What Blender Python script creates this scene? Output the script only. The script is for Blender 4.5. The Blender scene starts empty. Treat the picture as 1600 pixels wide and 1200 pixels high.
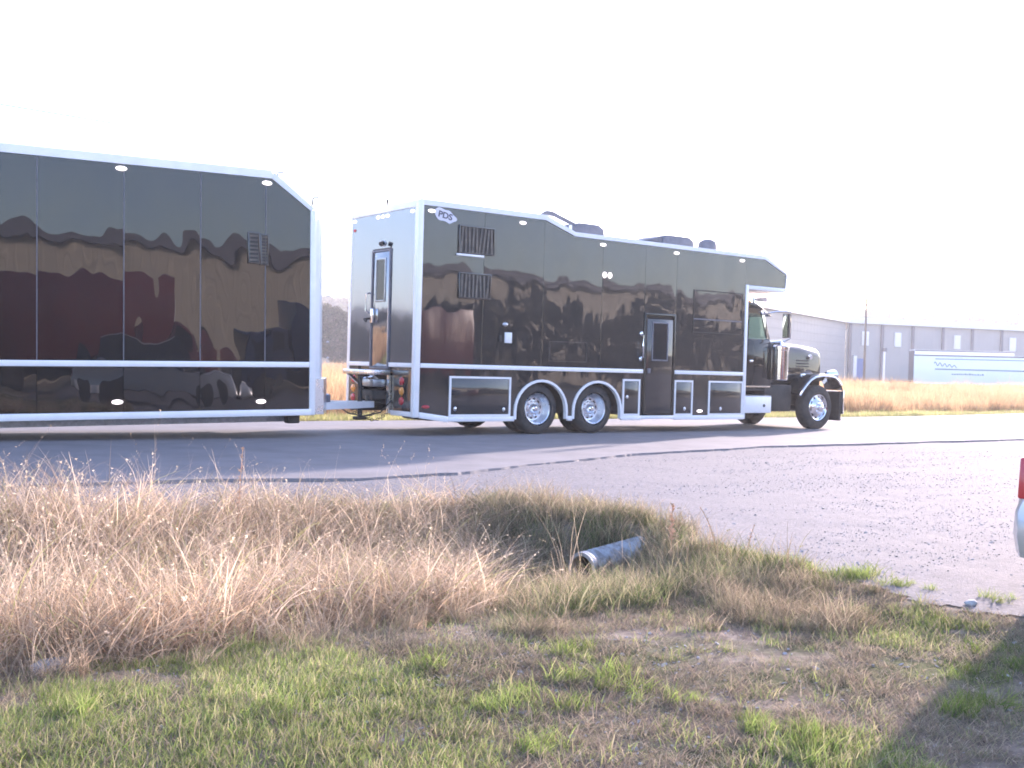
import bpy, bmesh, math, random
import numpy as np
from mathutils import Vector, Matrix

random.seed(7)
R = math.radians
scene = bpy.context.scene
COL = scene.collection

# ------------------------------------------------------------------ camera
cam_d = bpy.data.cameras.new('camera')
cam_d.sensor_width = 36.0
cam_d.lens = 1723.3 / 1600 * 36
cam_d.clip_start = 0.1
cam_d.clip_end = 4000
cam = bpy.data.objects.new('camera', cam_d)
COL.objects.link(cam)
CAM = Vector((-10.132, -16.894, 1.325))
_r = Vector((0.8088, -0.5875, 0.0282)).normalized()
_f = Vector((0.5876, 0.8089, -0.0170)).normalized()
_r = (_r - _f * _r.dot(_f)).normalized()
_u = _r.cross(_f)
m = Matrix((_r, _u, -_f)).transposed().to_4x4()
m.translation = CAM
cam.matrix_world = m
scene.camera = cam

# ------------------------------------------------------------------ light
SUN_AZ = R(20)      # angle from +X (the way the truck points) towards +Y (far side of the road)
SUN_EL = R(14.5)
sun_dir = Vector((math.cos(SUN_AZ) * math.cos(SUN_EL), math.sin(SUN_AZ) * math.cos(SUN_EL), math.sin(SUN_EL)))
world = bpy.data.worlds.new('World')
scene.world = world
world.use_nodes = True
wn = world.node_tree
sky = wn.nodes.new('ShaderNodeTexSky')
sky.sky_type = 'NISHITA'
sky.sun_disc = False
sky.sun_elevation = SUN_EL
sky.sun_rotation = math.pi / 2 - SUN_AZ
sky.air_density = 1.0
sky.dust_density = 1.2
sky.ozone_density = 2.6
bg = wn.nodes['Background']
wn.links.new(sky.outputs[0], bg.inputs[0])
bg.inputs[1].default_value = 0.15
sun_l = bpy.data.lights.new('sun', 'SUN')
sun_l.energy = 2.9
sun_l.angle = R(1.5)
sun_l.color = (1.0, 0.91, 0.82)
sun = bpy.data.objects.new('sun', sun_l)
COL.objects.link(sun)
sun.rotation_euler = (-sun_dir).to_track_quat('-Z', 'Y').to_euler()

scene.view_settings.view_transform = 'Standard'
scene.view_settings.look = 'None'
scene.view_settings.exposure = 2.28
scene.view_settings.gamma = 1
scene.view_settings.use_curve_mapping = False
scene.view_settings.use_white_balance = True      # the camera's warm, slightly magenta balance
scene.view_settings.white_balance_temperature = 6600
scene.view_settings.white_balance_tint = 26
scene.render.engine = 'CYCLES'
scene.cycles.max_bounces = 5
scene.cycles.diffuse_bounces = 2
scene.cycles.filter_width = 1.8
scene.cycles.volume_bounces = 0
scene.cycles.sample_clamp_indirect = 6

# ------------------------------------------------------------------ materials
def mat(name, c1, rough=0.6, metal=0.0, c2=None, nscale=4.0, bump=0.0, bscale=30.0, coat=0.0, coat_rough=0.02,
        ior=1.5, wave=0.0, emit=0.0, contrast=(0.35, 0.65), detail=6.0, bdist=0.01, r2=None):
    mt = bpy.data.materials.new(name)
    mt.use_nodes = True
    nt = mt.node_tree
    b = nt.nodes['Principled BSDF']
    b.inputs['Roughness'].default_value = rough
    b.inputs['Metallic'].default_value = metal
    b.inputs['IOR'].default_value = ior
    b.inputs['Base Color'].default_value = (*c1, 1)
    b.inputs['Coat Weight'].default_value = coat
    b.inputs['Coat Roughness'].default_value = coat_rough
    tc = nt.nodes.new('ShaderNodeTexCoord')
    if c2 is not None:
        n = nt.nodes.new('ShaderNodeTexNoise')
        n.inputs['Scale'].default_value = nscale
        n.inputs['Detail'].default_value = detail
        n.inputs['Roughness'].default_value = 0.65
        nt.links.new(tc.outputs['Object'], n.inputs['Vector'])
        rp = nt.nodes.new('ShaderNodeValToRGB')
        rp.color_ramp.elements[0].position = contrast[0]
        rp.color_ramp.elements[1].position = contrast[1]
        rp.color_ramp.elements[0].color = (*c1, 1)
        rp.color_ramp.elements[1].color = (*c2, 1)
        nt.links.new(n.outputs['Fac'], rp.inputs[0])
        nt.links.new(rp.outputs[0], b.inputs['Base Color'])
        if r2 is not None:
            mr = nt.nodes.new('ShaderNodeMapRange')
            mr.inputs[1].default_value = 0.3; mr.inputs[2].default_value = 0.7
            mr.inputs[3].default_value = rough; mr.inputs[4].default_value = r2
            nt.links.new(n.outputs['Fac'], mr.inputs[0])
            nt.links.new(mr.outputs[0], b.inputs['Roughness'])
    if bump > 0:
        n2 = nt.nodes.new('ShaderNodeTexNoise')
        n2.inputs['Scale'].default_value = bscale
        n2.inputs['Detail'].default_value = 8
        nt.links.new(tc.outputs['Object'], n2.inputs['Vector'])
        bp = nt.nodes.new('ShaderNodeBump')
        bp.inputs['Strength'].default_value = bump
        bp.inputs['Distance'].default_value = bdist
        nt.links.new(n2.outputs['Fac'], bp.inputs['Height'])
        nt.links.new(bp.outputs[0], b.inputs['Normal'])
    if wave > 0:   # sheet metal that is never quite flat
        oi = nt.nodes.new('ShaderNodeObjectInfo')
        mp = nt.nodes.new('ShaderNodeVectorMath'); mp.operation = 'MULTIPLY_ADD'
        mp.inputs[1].default_value = (1.0, 1.0, 0.42)
        cb = nt.nodes.new('ShaderNodeMath'); cb.operation = 'MULTIPLY'; cb.inputs[1].default_value = 37.0
        nt.links.new(oi.outputs['Random'], cb.inputs[0])
        nt.links.new(tc.outputs['Object'], mp.inputs[0])
        nt.links.new(cb.outputs[0], mp.inputs[2])
        n3 = nt.nodes.new('ShaderNodeTexNoise')
        n3.inputs['Scale'].default_value = 1.7
        n3.inputs['Detail'].default_value = 1.2
        nt.links.new(mp.outputs[0], n3.inputs['Vector'])
        bp = nt.nodes.new('ShaderNodeBump')
        bp.inputs['Strength'].default_value = 1.0
        bp.inputs['Distance'].default_value = wave
        nt.links.new(n3.outputs['Fac'], bp.inputs['Height'])
        nt.links.new(bp.outputs[0], b.inputs['Normal'])
        nt.links.new(bp.outputs[0], b.inputs['Coat Normal'])
    if emit > 0:
        b.inputs['Emission Color'].default_value = (*c1, 1)
        b.inputs['Emission Strength'].default_value = emit
    return mt

M = {}
M['black'] = mat('gloss_black_panel', (0.008, 0.007, 0.008), 0.35, coat=1.0, ior=1.5, wave=0.015, c2=(0.012, 0.011, 0.011), nscale=1.5, coat_rough=0.012)
M['black'].node_tree.nodes['Principled BSDF'].inputs['Coat IOR'].default_value = 1.66
M['black'].node_tree.nodes['Principled BSDF'].inputs['Specular IOR Level'].default_value = 0.08
M['black_home'] = mat('gloss_black_body', (0.016, 0.015, 0.016), 0.35, coat=1.0, wave=0.013, c2=(0.022, 0.021, 0.021), nscale=1.5, coat_rough=0.015)
M['black_home'].node_tree.nodes['Principled BSDF'].inputs['Coat IOR'].default_value = 1.72
M['black_home'].node_tree.nodes['Principled BSDF'].inputs['Specular IOR Level'].default_value = 0.15
M['black_rear'] = mat('mirror_black_rear', (0.34, 0.35, 0.38), 0.06, 0.9, wave=0.006)
M['black_cab'] = mat('gloss_black_cab', (0.013, 0.014, 0.013), 0.3, coat=1.0, ior=1.1, coat_rough=0.02)
M['trim'] = mat('brushed_trim', (0.95, 0.93, 0.93), 0.36, 0.15, c2=(0.88, 0.855, 0.86), nscale=2.5, r2=0.45)
M['white'] = mat('white_paint', (0.90, 0.89, 0.89), 0.4, c2=(0.84, 0.83, 0.83), nscale=3)
M['alu'] = mat('bright_aluminium', (0.80, 0.81, 0.84), 0.22, 1.0, c2=(0.68, 0.69, 0.73), nscale=9, r2=0.38)
M['chrome'] = mat('chrome', (0.85, 0.86, 0.88), 0.08, 1.0)
M['steel'] = mat('galvanised_steel', (0.50, 0.53, 0.56), 0.38, 0.9, c2=(0.34, 0.36, 0.38), nscale=14, bump=0.2, bscale=40)
M['culvert'] = mat('weathered_galvanised', (0.42, 0.43, 0.44), 0.5, 0.7, c2=(0.15, 0.11, 0.08), nscale=7, bump=0.3, bscale=30, contrast=(0.45, 0.7))
M['rust'] = mat('wet_rust', (0.018, 0.014, 0.011), 0.9, c2=(0.035, 0.025, 0.018), nscale=12)  # near-black colour stands in for the shade inside the pipe mouth
M['rubber'] = mat('tyre_rubber', (0.028, 0.026, 0.026), 0.75, c2=(0.055, 0.050, 0.046), nscale=9, bump=0.4, bscale=60)
M['dark'] = mat('dark_steel', (0.022, 0.021, 0.021), 0.6, c2=(0.04, 0.037, 0.034), nscale=8)
M['glass'] = mat('dark_glass', (0.02, 0.022, 0.025), 0.03, ior=1.5)
M['grey'] = mat('grey_plastic', (0.18, 0.18, 0.21), 0.55, c2=(0.13, 0.13, 0.15), nscale=6)
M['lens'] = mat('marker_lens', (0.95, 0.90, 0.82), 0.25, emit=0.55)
M['red'] = mat('red_lens', (0.55, 0.03, 0.04), 0.2, coat=0.6)
M['amber'] = mat('amber_lens', (0.8, 0.30, 0.05), 0.25, coat=0.6)
M['asphalt'] = mat('asphalt', (0.175, 0.166, 0.172), 0.85, c2=(0.225, 0.213, 0.222), nscale=1.3, bump=0.5, bscale=90, detail=12, bdist=0.006)
M['gravel'] = mat('gravel', (0.105, 0.098, 0.104), 0.95, c2=(0.235, 0.22, 0.229), nscale=26, bump=0.6, bscale=55, detail=14, bdist=0.012, contrast=(0.3, 0.7))
M['stone'] = mat('gravel_stone', (0.26, 0.245, 0.25), 0.9, c2=(0.52, 0.50, 0.51), nscale=0.8)
M['cloth'] = mat('white_scrap', (0.42, 0.42, 0.43), 0.8, bump=0.5, bscale=20)
M['wood'] = mat('pole_wood', (0.10, 0.075, 0.055), 0.85, c2=(0.16, 0.12, 0.09), nscale=5)
M['wall_grey'] = mat('warehouse_siding', (0.36, 0.36, 0.37), 0.6, c2=(0.40, 0.395, 0.40), nscale=0.25)
M['wall_tan'] = mat('tan_siding', (0.56, 0.48, 0.36), 0.6, c2=(0.50, 0.43, 0.32), nscale=0.2)
M['maroon'] = mat('maroon_paint', (0.16, 0.010, 0.014), 0.3, coat=0.5, c2=(0.11, 0.008, 0.012), nscale=1)
M['navy'] = mat('navy_paint', (0.03, 0.04, 0.09), 0.35, coat=0.5)
M['silver'] = mat('silver_car_paint', (0.62, 0.63, 0.65), 0.3, 0.5, coat=1.0)
M['cyan'] = mat('pale_cyan_trailer', (0.88, 0.97, 0.98), 0.4, c2=(0.90, 0.98, 0.98), nscale=0.4)
M['mark'] = mat('faded_blue_lettering', (0.18, 0.27, 0.33), 0.6)
M['logo'] = mat('logo_silver', (0.72, 0.70, 0.80), 0.4)
M['logo_dark'] = mat('logo_ink', (0.09, 0.08, 0.11), 0.5)
M['blue_door'] = mat('blue_door_paint', (0.10, 0.18, 0.42), 0.5)
M['bark'] = mat('bark', (0.10, 0.08, 0.065), 0.9, c2=(0.16, 0.13, 0.10), nscale=8, bump=0.5)

def glass_mat():
    mt = bpy.data.materials.new('clear_window_glass'); mt.use_nodes = True
    nt = mt.node_tree; nt.nodes.clear()
    o = nt.nodes.new('ShaderNodeOutputMaterial'); g = nt.nodes.new('ShaderNodeBsdfGlossy'); t = nt.nodes.new('ShaderNodeBsdfTransparent')
    g.inputs['Roughness'].default_value = 0.02
    t.inputs['Color'].default_value = (0.70, 0.80, 0.76, 1)
    mx = nt.nodes.new('ShaderNodeMixShader'); lw = nt.nodes.new('ShaderNodeLayerWeight'); lw.inputs[0].default_value = 0.5
    pw = nt.nodes.new('ShaderNodeMath'); pw.operation = 'POWER'; pw.inputs[1].default_value = 4.0
    fr = nt.nodes.new('ShaderNodeMath'); fr.operation = 'MULTIPLY_ADD'; fr.inputs[1].default_value = 0.8; fr.inputs[2].default_value = 0.04
    nt.links.new(lw.outputs['Facing'], pw.inputs[0]); nt.links.new(pw.outputs[0], fr.inputs[0])
    nt.links.new(fr.outputs[0], mx.inputs[0]); nt.links.new(t.outputs[0], mx.inputs[1]); nt.links.new(g.outputs[0], mx.inputs[2])
    nt.links.new(mx.outputs[0], o.inputs[0])
    return mt
M['clear'] = glass_mat()

def ground_mat():
    mt = bpy.data.materials.new('soil_and_thatch'); mt.use_nodes = True
    nt = mt.node_tree; b = nt.nodes['Principled BSDF']; b.inputs['Roughness'].default_value = 0.95
    b.inputs['Specular IOR Level'].default_value = 0.15
    tc = nt.nodes.new('ShaderNodeTexCoord')
    def noise(s, d=8):
        n = nt.nodes.new('ShaderNodeTexNoise'); n.inputs['Scale'].default_value = s; n.inputs['Detail'].default_value = d
        n.inputs['Roughness'].default_value = 0.7
        nt.links.new(tc.outputs['Object'], n.inputs['Vector']); return n
    def ramp(src, stops):
        rp = nt.nodes.new('ShaderNodeValToRGB'); el = rp.color_ramp.elements
        while len(el) < len(stops): el.new(0.5)
        for e, (p, c) in zip(el, stops): e.position = p; e.color = (*c, 1)
        nt.links.new(src, rp.inputs[0]); return rp
    n1, n2 = noise(0.9), noise(9, 12)
    soil = ramp(n2.outputs['Fac'], [(0.3, (0.12, 0.09, 0.07)), (0.5, (0.25, 0.195, 0.155)), (0.7, (0.40, 0.33, 0.265))])
    green = ramp(n2.outputs['Fac'], [(0.3, (0.05, 0.055, 0.025)), (0.55, (0.12, 0.13, 0.05)), (0.75, (0.25, 0.23, 0.11))])
    f = ramp(n1.outputs['Fac'], [(0.46, (0, 0, 0)), (0.60, (1, 1, 1))])
    mx = nt.nodes.new('ShaderNodeMix'); mx.data_type = 'RGBA'
    nt.links.new(f.outputs[0], mx.inputs[0]); nt.links.new(soil.outputs[0], mx.inputs[6]); nt.links.new(green.outputs[0], mx.inputs[7])
    nt.links.new(mx.outputs[2], b.inputs['Base Color'])
    bp = nt.nodes.new('ShaderNodeBump'); bp.inputs['Strength'].default_value = 0.9; bp.inputs['Distance'].default_value = 0.03
    n3 = noise(22, 12)
    nt.links.new(n3.outputs['Fac'], bp.inputs['Height']); nt.links.new(bp.outputs[0], b.inputs['Normal'])
    return mt
M['ground'] = ground_mat()

def grass_mat(name, trans=0.45, var=0.35):
    mt = bpy.data.materials.new(name); mt.use_nodes = True
    nt = mt.node_tree; nt.nodes.clear()
    o = nt.nodes.new('ShaderNodeOutputMaterial')
    a = nt.nodes.new('ShaderNodeAttribute'); a.attribute_name = 'col'
    t = nt.nodes.new('ShaderNodeAttribute'); t.attribute_type = 'INSTANCER'; t.attribute_name = 'tint'
    mr = nt.nodes.new('ShaderNodeMapRange'); mr.inputs[3].default_value = 1 - var; mr.inputs[4].default_value = 1 + var
    nt.links.new(t.outputs['Fac'], mr.inputs[0])
    hs = nt.nodes.new('ShaderNodeHueSaturation')
    nt.links.new(a.outputs['Color'], hs.inputs['Color']); nt.links.new(mr.outputs[0], hs.inputs['Value'])
    d = nt.nodes.new('ShaderNodeBsdfDiffuse'); tr = nt.nodes.new('ShaderNodeBsdfTranslucent')
    nt.links.new(hs.outputs[0], d.inputs[0]); nt.links.new(hs.outputs[0], tr.inputs[0])
    mx = nt.nodes.new('ShaderNodeMixShader'); mx.inputs[0].default_value = trans
    nt.links.new(d.outputs[0], mx.inputs[1]); nt.links.new(tr.outputs[0], mx.inputs[2])
    nt.links.new(mx.outputs[0], o.inputs[0])
    return mt
M['grass'] = grass_mat('grass_blades')

# ------------------------------------------------------------------ mesh helpers
class MB:
    def __init__(s): s.v = []; s.f = []
    def add(s, vs, fs):
        o = len(s.v); s.v += [tuple(v) for v in vs]; s.f += [tuple(i + o for i in f) for f in fs]; return s
    def box(s, x0, x1, y0, y1, z0, z1):
        vs = [(x, y, z) for z in (z0, z1) for x, y in ((x0, y0), (x1, y0), (x1, y1), (x0, y1))]
        return s.add(vs, [(3, 2, 1, 0), (4, 5, 6, 7), (0, 1, 5, 4), (1, 2, 6, 5), (2, 3, 7, 6), (3, 0, 4, 7)])
    def prism(s, poly, axis, a, b):
        """poly in the plane across the axis: axis y -> (x, z); axis x -> (y, z); axis z -> (x, y)"""
        def P(p, t):
            return (p[0], t, p[1]) if axis == 'y' else (t, p[0], p[1]) if axis == 'x' else (p[0], p[1], t)
        n = len(poly)
        vs = [P(p, a) for p in poly] + [P(p, b) for p in poly]
        fs = [tuple(range(n)), tuple(range(2 * n - 1, n - 1, -1))] + [(i, (i + 1) % n, n + (i + 1) % n, n + i) for i in range(n)]
        return s.add(vs, fs)
    def frame(s, outer, inner, axis, a, b):
        n = len(outer)
        def P(p, t):
            return (p[0], t, p[1]) if axis == 'y' else (t, p[0], p[1]) if axis == 'x' else (p[0], p[1], t)
        vs = [P(p, a) for p in outer] + [P(p, a) for p in inner] + [P(p, b) for p in outer] + [P(p, b) for p in inner]
        fs = []
        for i in range(n):
            j = (i + 1) % n
            fs += [(i, j, n + j, n + i), (2 * n + i, 3 * n + i, 3 * n + j, 2 * n + j), (i, 2 * n + i, 2 * n + j, j), (n + i, n + j, 3 * n + j, 3 * n + i)]
        return s.add(vs, fs)
    def ring(s, x0, x1, z0, z1, w, axis, a, b):
        return s.frame([(x0, z0), (x1, z0), (x1, z1), (x0, z1)], [(x0 + w, z0 + w), (x1 - w, z0 + w), (x1 - w, z1 - w), (x0 + w, z1 - w)], axis, a, b)
    def cyl(s, p0, p1, r0, r1=None, n=16):
        r1 = r0 if r1 is None else r1
        p0, p1 = Vector(p0), Vector(p1); q = (p1 - p0).to_track_quat('Z', 'Y')
        vs = []
        for p, r in ((p0, r0), (p1, r1)):
            for i in range(n):
                a = 2 * math.pi * i / n
                vs.append(p + q @ Vector((r * math.cos(a), r * math.sin(a), 0)))
        return s.add(vs, [tuple(range(n - 1, -1, -1)), tuple(range(n, 2 * n))] + [(i, (i + 1) % n, n + (i + 1) % n, n + i) for i in range(n)])
    def tube(s, pts, r, n=8):
        pts = [Vector(p) for p in pts]; vs = []
        for k, p in enumerate(pts):
            d = (pts[min(k + 1, len(pts) - 1)] - pts[max(k - 1, 0)]).normalized(); q = d.to_track_quat('Z', 'Y')
            rr = r[k] if isinstance(r, (list, tuple)) else r
            for i in range(n):
                a = 2 * math.pi * i / n
                vs.append(p + q @ Vector((rr * math.cos(a), rr * math.sin(a), 0)))
        fs = [tuple(range(n - 1, -1, -1)), tuple(range(len(vs) - n, len(vs)))]
        for k in range(len(pts) - 1):
            fs += [(k * n + i, k * n + (i + 1) % n, (k + 1) * n + (i + 1) % n, (k + 1) * n + i) for i in range(n)]
        return s.add(vs, fs)
    def lathe(s, prof, c, axis='y', n=40, skip=None, rmod=None, close=False):
        """prof: list of (t along axis, radius)"""
        vs = []
        for k, (t, r) in enumerate(prof):
            for i in range(n):
                a = 2 * math.pi * i / n; rr = r * (rmod(k, i) if rmod else 1)
                u, w = rr * math.cos(a), rr * math.sin(a)
                vs.append((c[0] + u, c[1] + t, c[2] + w) if axis == 'y' else (c[0] + u, c[1] + w, c[2] + t) if axis == 'z' else (c[0] + t, c[1] + u, c[2] + w))
        fs = []
        K = len(prof)
        for k in range(K if close else K - 1):
            for i in range(n):
                if skip and skip(k, i): continue
                k2 = (k + 1) % K
                fs.append((k * n + i, k * n + (i + 1) % n, k2 * n + (i + 1) % n, k2 * n + i))
        return s.add(vs, fs)
    def disc(s, c, rx, rz, axis, t0, t1, n=20, seg=3):
        """an oval dome (lamp lens) raised from t0 to t1"""
        vs = []; fs = []
        for k in range(seg + 1):
            f = math.cos(k / seg * math.pi / 2 * 0.97); h = t0 + (t1 - t0) * math.sin(k / seg * math.pi / 2)
            for i in range(n):
                a = 2 * math.pi * i / n; u, w = rx * f * math.cos(a), rz * f * math.sin(a)
                vs.append((c[0] + u, h, c[1] + w) if axis == 'y' else (h, c[0] + u, c[1] + w))
        for k in range(seg):
            fs += [(k * n + i, k * n + (i + 1) % n, (k + 1) * n + (i + 1) % n, (k + 1) * n + i) for i in range(n)]
        fs.append(tuple(range(seg * n, seg * n + n)))
        return s.add(vs, fs)
    def build(s, name, m, parent=None, bevel=0.0, label=None, kind=None, smooth=True, seg=2, ang=32):
        me = bpy.data.meshes.new(name)
        me.from_pydata(s.v, [], s.f)
        bm = bmesh.new(); bm.from_mesh(me)
        bmesh.ops.recalc_face_normals(bm, faces=bm.faces)
        if bevel > 0:
            es = [e for e in bm.edges if len(e.link_faces) == 2 and e.calc_face_angle(0) > R(25)]
            bmesh.ops.bevel(bm, geom=es, offset=bevel, segments=seg, affect='EDGES', profile=0.5, clamp_overlap=True)
        bm.to_mesh(me); bm.free()
        if smooth:
            me.shade_smooth(); me.set_sharp_from_angle(angle=R(ang))
        me.materials.append(m)
        o = bpy.data.objects.new(name, me); COL.objects.link(o)
        if parent: o.parent = parent
        if label: o['label'] = label
        if kind: o['kind'] = kind
        return o

def thing(name, label, cat, loc=(0, 0, 0), rot=(0, 0, 0), group=None):
    o = bpy.data.objects.new(name, None); COL.objects.link(o)
    o.empty_display_size = 0.3
    o.location = loc; o.rotation_euler = rot; o['label'] = label; o['category'] = cat
    if group: o['group'] = group
    return o
def tag(o, label, cat, group=None):
    o['label'] = label; o['category'] = cat
    if group: o['group'] = group
    return o
def copy_tree(o, parent=None):
    c = o.copy(); COL.objects.link(c)
    if parent: c.parent = parent
    for ch in list(o.children): copy_tree(ch, c)
    return c

# ------------------------------------------------------------------ terrain
def vnoise(x, y, s, seed=0):
    x = np.asarray(x, float) * s + seed * 17.3; y = np.asarray(y, float) * s + seed * 9.1
    xi = np.floor(x); yi = np.floor(y); fx = x - xi; fy = y - yi
    fx = fx * fx * (3 - 2 * fx); fy = fy * fy * (3 - 2 * fy)
    def h(a, b):
        v = np.sin(a * 127.1 + b * 311.7 + seed * 3.7) * 43758.5453
        return v - np.floor(v)
    return (h(xi, yi) * (1 - fx) + h(xi + 1, yi) * fx) * (1 - fy) + (h(xi, yi + 1) * (1 - fx) + h(xi + 1, yi + 1) * fx) * fy
def fbm(x, y, s, seed=0, o=3):
    return sum(vnoise(x, y, s * 2 ** k, seed + k) / 2 ** k for k in range(o)) / sum(1 / 2 ** k for k in range(o))
def sstep(a, b, x):
    t = np.clip((x - a) / (b - a), 0, 1); return t * t * (3 - 2 * t)
def height(x, y):
    x = np.asarray(x, float); y = np.asarray(y, float)
    ditch = np.interp(y, [-60, -12.8, -11.7, -10.9, -10.1, -9.3, -8.2, -7.4, -6.2, 400], [-0.08, -0.08, -0.14, -0.34, -0.50, -0.42, -0.18, -0.07, -0.035, -0.035])
    ditch = ditch + 0.05 * (fbm(x, y, 1.3, 3) - 0.5) * sstep(-6.3, -7.4, y)
    g = np.exp(-((y + 10.1) / 0.8) ** 2)
    s = sstep(-4.9 + 0.65 * g, -4.1 + 0.65 * g, x)
    drive = np.full_like(x, -0.03) + 0.03 * (fbm(x, y, 0.5, 5) - 0.5)
    near = ditch * (1 - s) + drive * s
    # far side verge: shallow ditch beyond the asphalt
    far = np.interp(y, [4.0, 6.5, 9, 12, 16], [-0.035, -0.06, -0.25, -0.10, 0.0])
    near = np.where(y > 2, far + 0.05 * (fbm(x, y, 0.3, 8) - 0.5) * sstep(6, 10, y), near)
    return near

def dense_axis(lo, hi, a, b, step, grow=1.12):
    xs = list(np.arange(a, b + 1e-6, step)); d = step; x = a; left = []
    while x > lo: d *= grow; x -= d; left.append(x)
    d = step; x = b; right = []
    while x < hi: d *= grow; x += d; right.append(x)
    return np.array(left[::-1] + xs + right)
def grid_mesh(name, xs, ys, zf, m, kind, keep=None):
    X, Y = np.meshgrid(xs, ys); Z = zf(X, Y)
    nx, ny = len(xs), len(ys)
    v = np.stack([X.ravel(), Y.ravel(), Z.ravel()], 1)
    i = np.arange((ny - 1) * (nx - 1)); r_, c_ = i // (nx - 1), i % (nx - 1)
    q = np.stack([r_ * nx + c_, r_ * nx + c_ + 1, (r_ + 1) * nx + c_ + 1, (r_ + 1) * nx + c_], 1)
    if keep is not None:
        kx = (X[:-1, :-1] + X[1:, 1:]).ravel() / 2; ky = (Y[:-1, :-1] + Y[1:, 1:]).ravel() / 2
        q = q[keep(kx, ky)]
    used = np.unique(q); remap = np.zeros(len(v), int); remap[used] = np.arange(len(used)); v = v[used]; q = remap[q]
    me = bpy.data.meshes.new(name)
    me.vertices.add(len(v)); me.vertices.foreach_set('co', v.astype(np.float32).ravel())
    me.loops.add(q.size); me.loops.foreach_set('vertex_index', q.astype(np.int32).ravel())
    me.polygons.add(len(q)); me.polygons.foreach_set('loop_start', (np.arange(len(q)) * 4).astype(np.int32))
    me.update(calc_edges=True); me.shade_smooth()
    me.materials.append(m)
    o = bpy.data.objects.new(name, me); COL.objects.link(o); o['kind'] = kind
    return o

xs = dense_axis(-1500, 3000, -13, -1, 0.07); ys = dense_axis(-1500, 3000, -15.5, -5, 0.07)
grid_mesh('ground', xs, ys, height, M['ground'], 'structure')

# asphalt road: ragged near edge a few centimetres above the gravel
near_pts = [(-200, -5.0), (-9, -5.2), (-5.66, -5.4), (-4.23, -5.85), (-2.8, -5.75), (-0.72, -4.95), (1.7, -4.15), (5.27, -3.62), (13.6, -3.75), (30, -3.4), (60, -1), (120, 14), (200, 45)]
far_pts = [(-200, 4.8), (18.4, 4.8), (23.3, 5.05), (32.3, 6.4), (60, 10), (120, 25), (200, 58)]
rx = np.concatenate([np.arange(-200, -16, 4), np.arange(-16, 16, 0.08), np.arange(16, 200, 2)])
ny_ = np.interp(rx, *zip(*near_pts)) + 0.16 * (fbm(rx, rx * 0, 1.1, 2) - 0.5) + 0.10 * (fbm(rx, rx * 0, 6.0, 4) - 0.5)
fy_ = np.interp(rx, *zip(*far_pts)) + 0.25 * (fbm(rx, rx * 0, 0.6, 6) - 0.5)
v = []; f = []
for k in range(len(rx)):
    v += [(rx[k], ny_[k] - 0.02, -0.06), (rx[k], ny_[k], 0.008), (rx[k], fy_[k], 0.004), (rx[k], fy_[k] + 0.03, -0.07)]
    if k:
        a = 4 * (k - 1); b = 4 * k
        f += [(a, b, b + 1, a + 1), (a + 1, b + 1, b + 2, a + 2), (a + 2, b + 2, b + 3, a + 3)]
road = MB().add(v, f).build('road', M['asphalt'], smooth=False); road['kind'] = 'structure'

def edge_x(y):
    return np.interp(y, [-30, -14, -13, -12.15, -11.4, -10.8, -10.2, -9.27, -8.4, -7.9], [-4.2, -4.2, -4.15, -3.95, -3.85, -3.85, -3.35, -3.15, -3.6, -4.5])
def gravel_keep(x, y):
    n = (fbm(x, y, 2.2, 11) - 0.5) * 0.7
    a = (y > -7.75 + n * 0.8) & (y < -3.0)
    b = (x > edge_x(y) + n) & (y < -3.0)
    return a | b
gx = np.concatenate([np.arange(-20, 2, 0.06), np.arange(2, 32, 0.3)]); gy = np.concatenate([np.arange(-24, -15, 0.3), np.arange(-15, -3.4, 0.06)])
grid_mesh('gravel_driveway', gx, gy, lambda x, y: height(x, y) + 0.008 + 0.012 * (fbm(x, y, 3.0, 9) - 0.5), M['gravel'], 'structure', gravel_keep)

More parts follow.
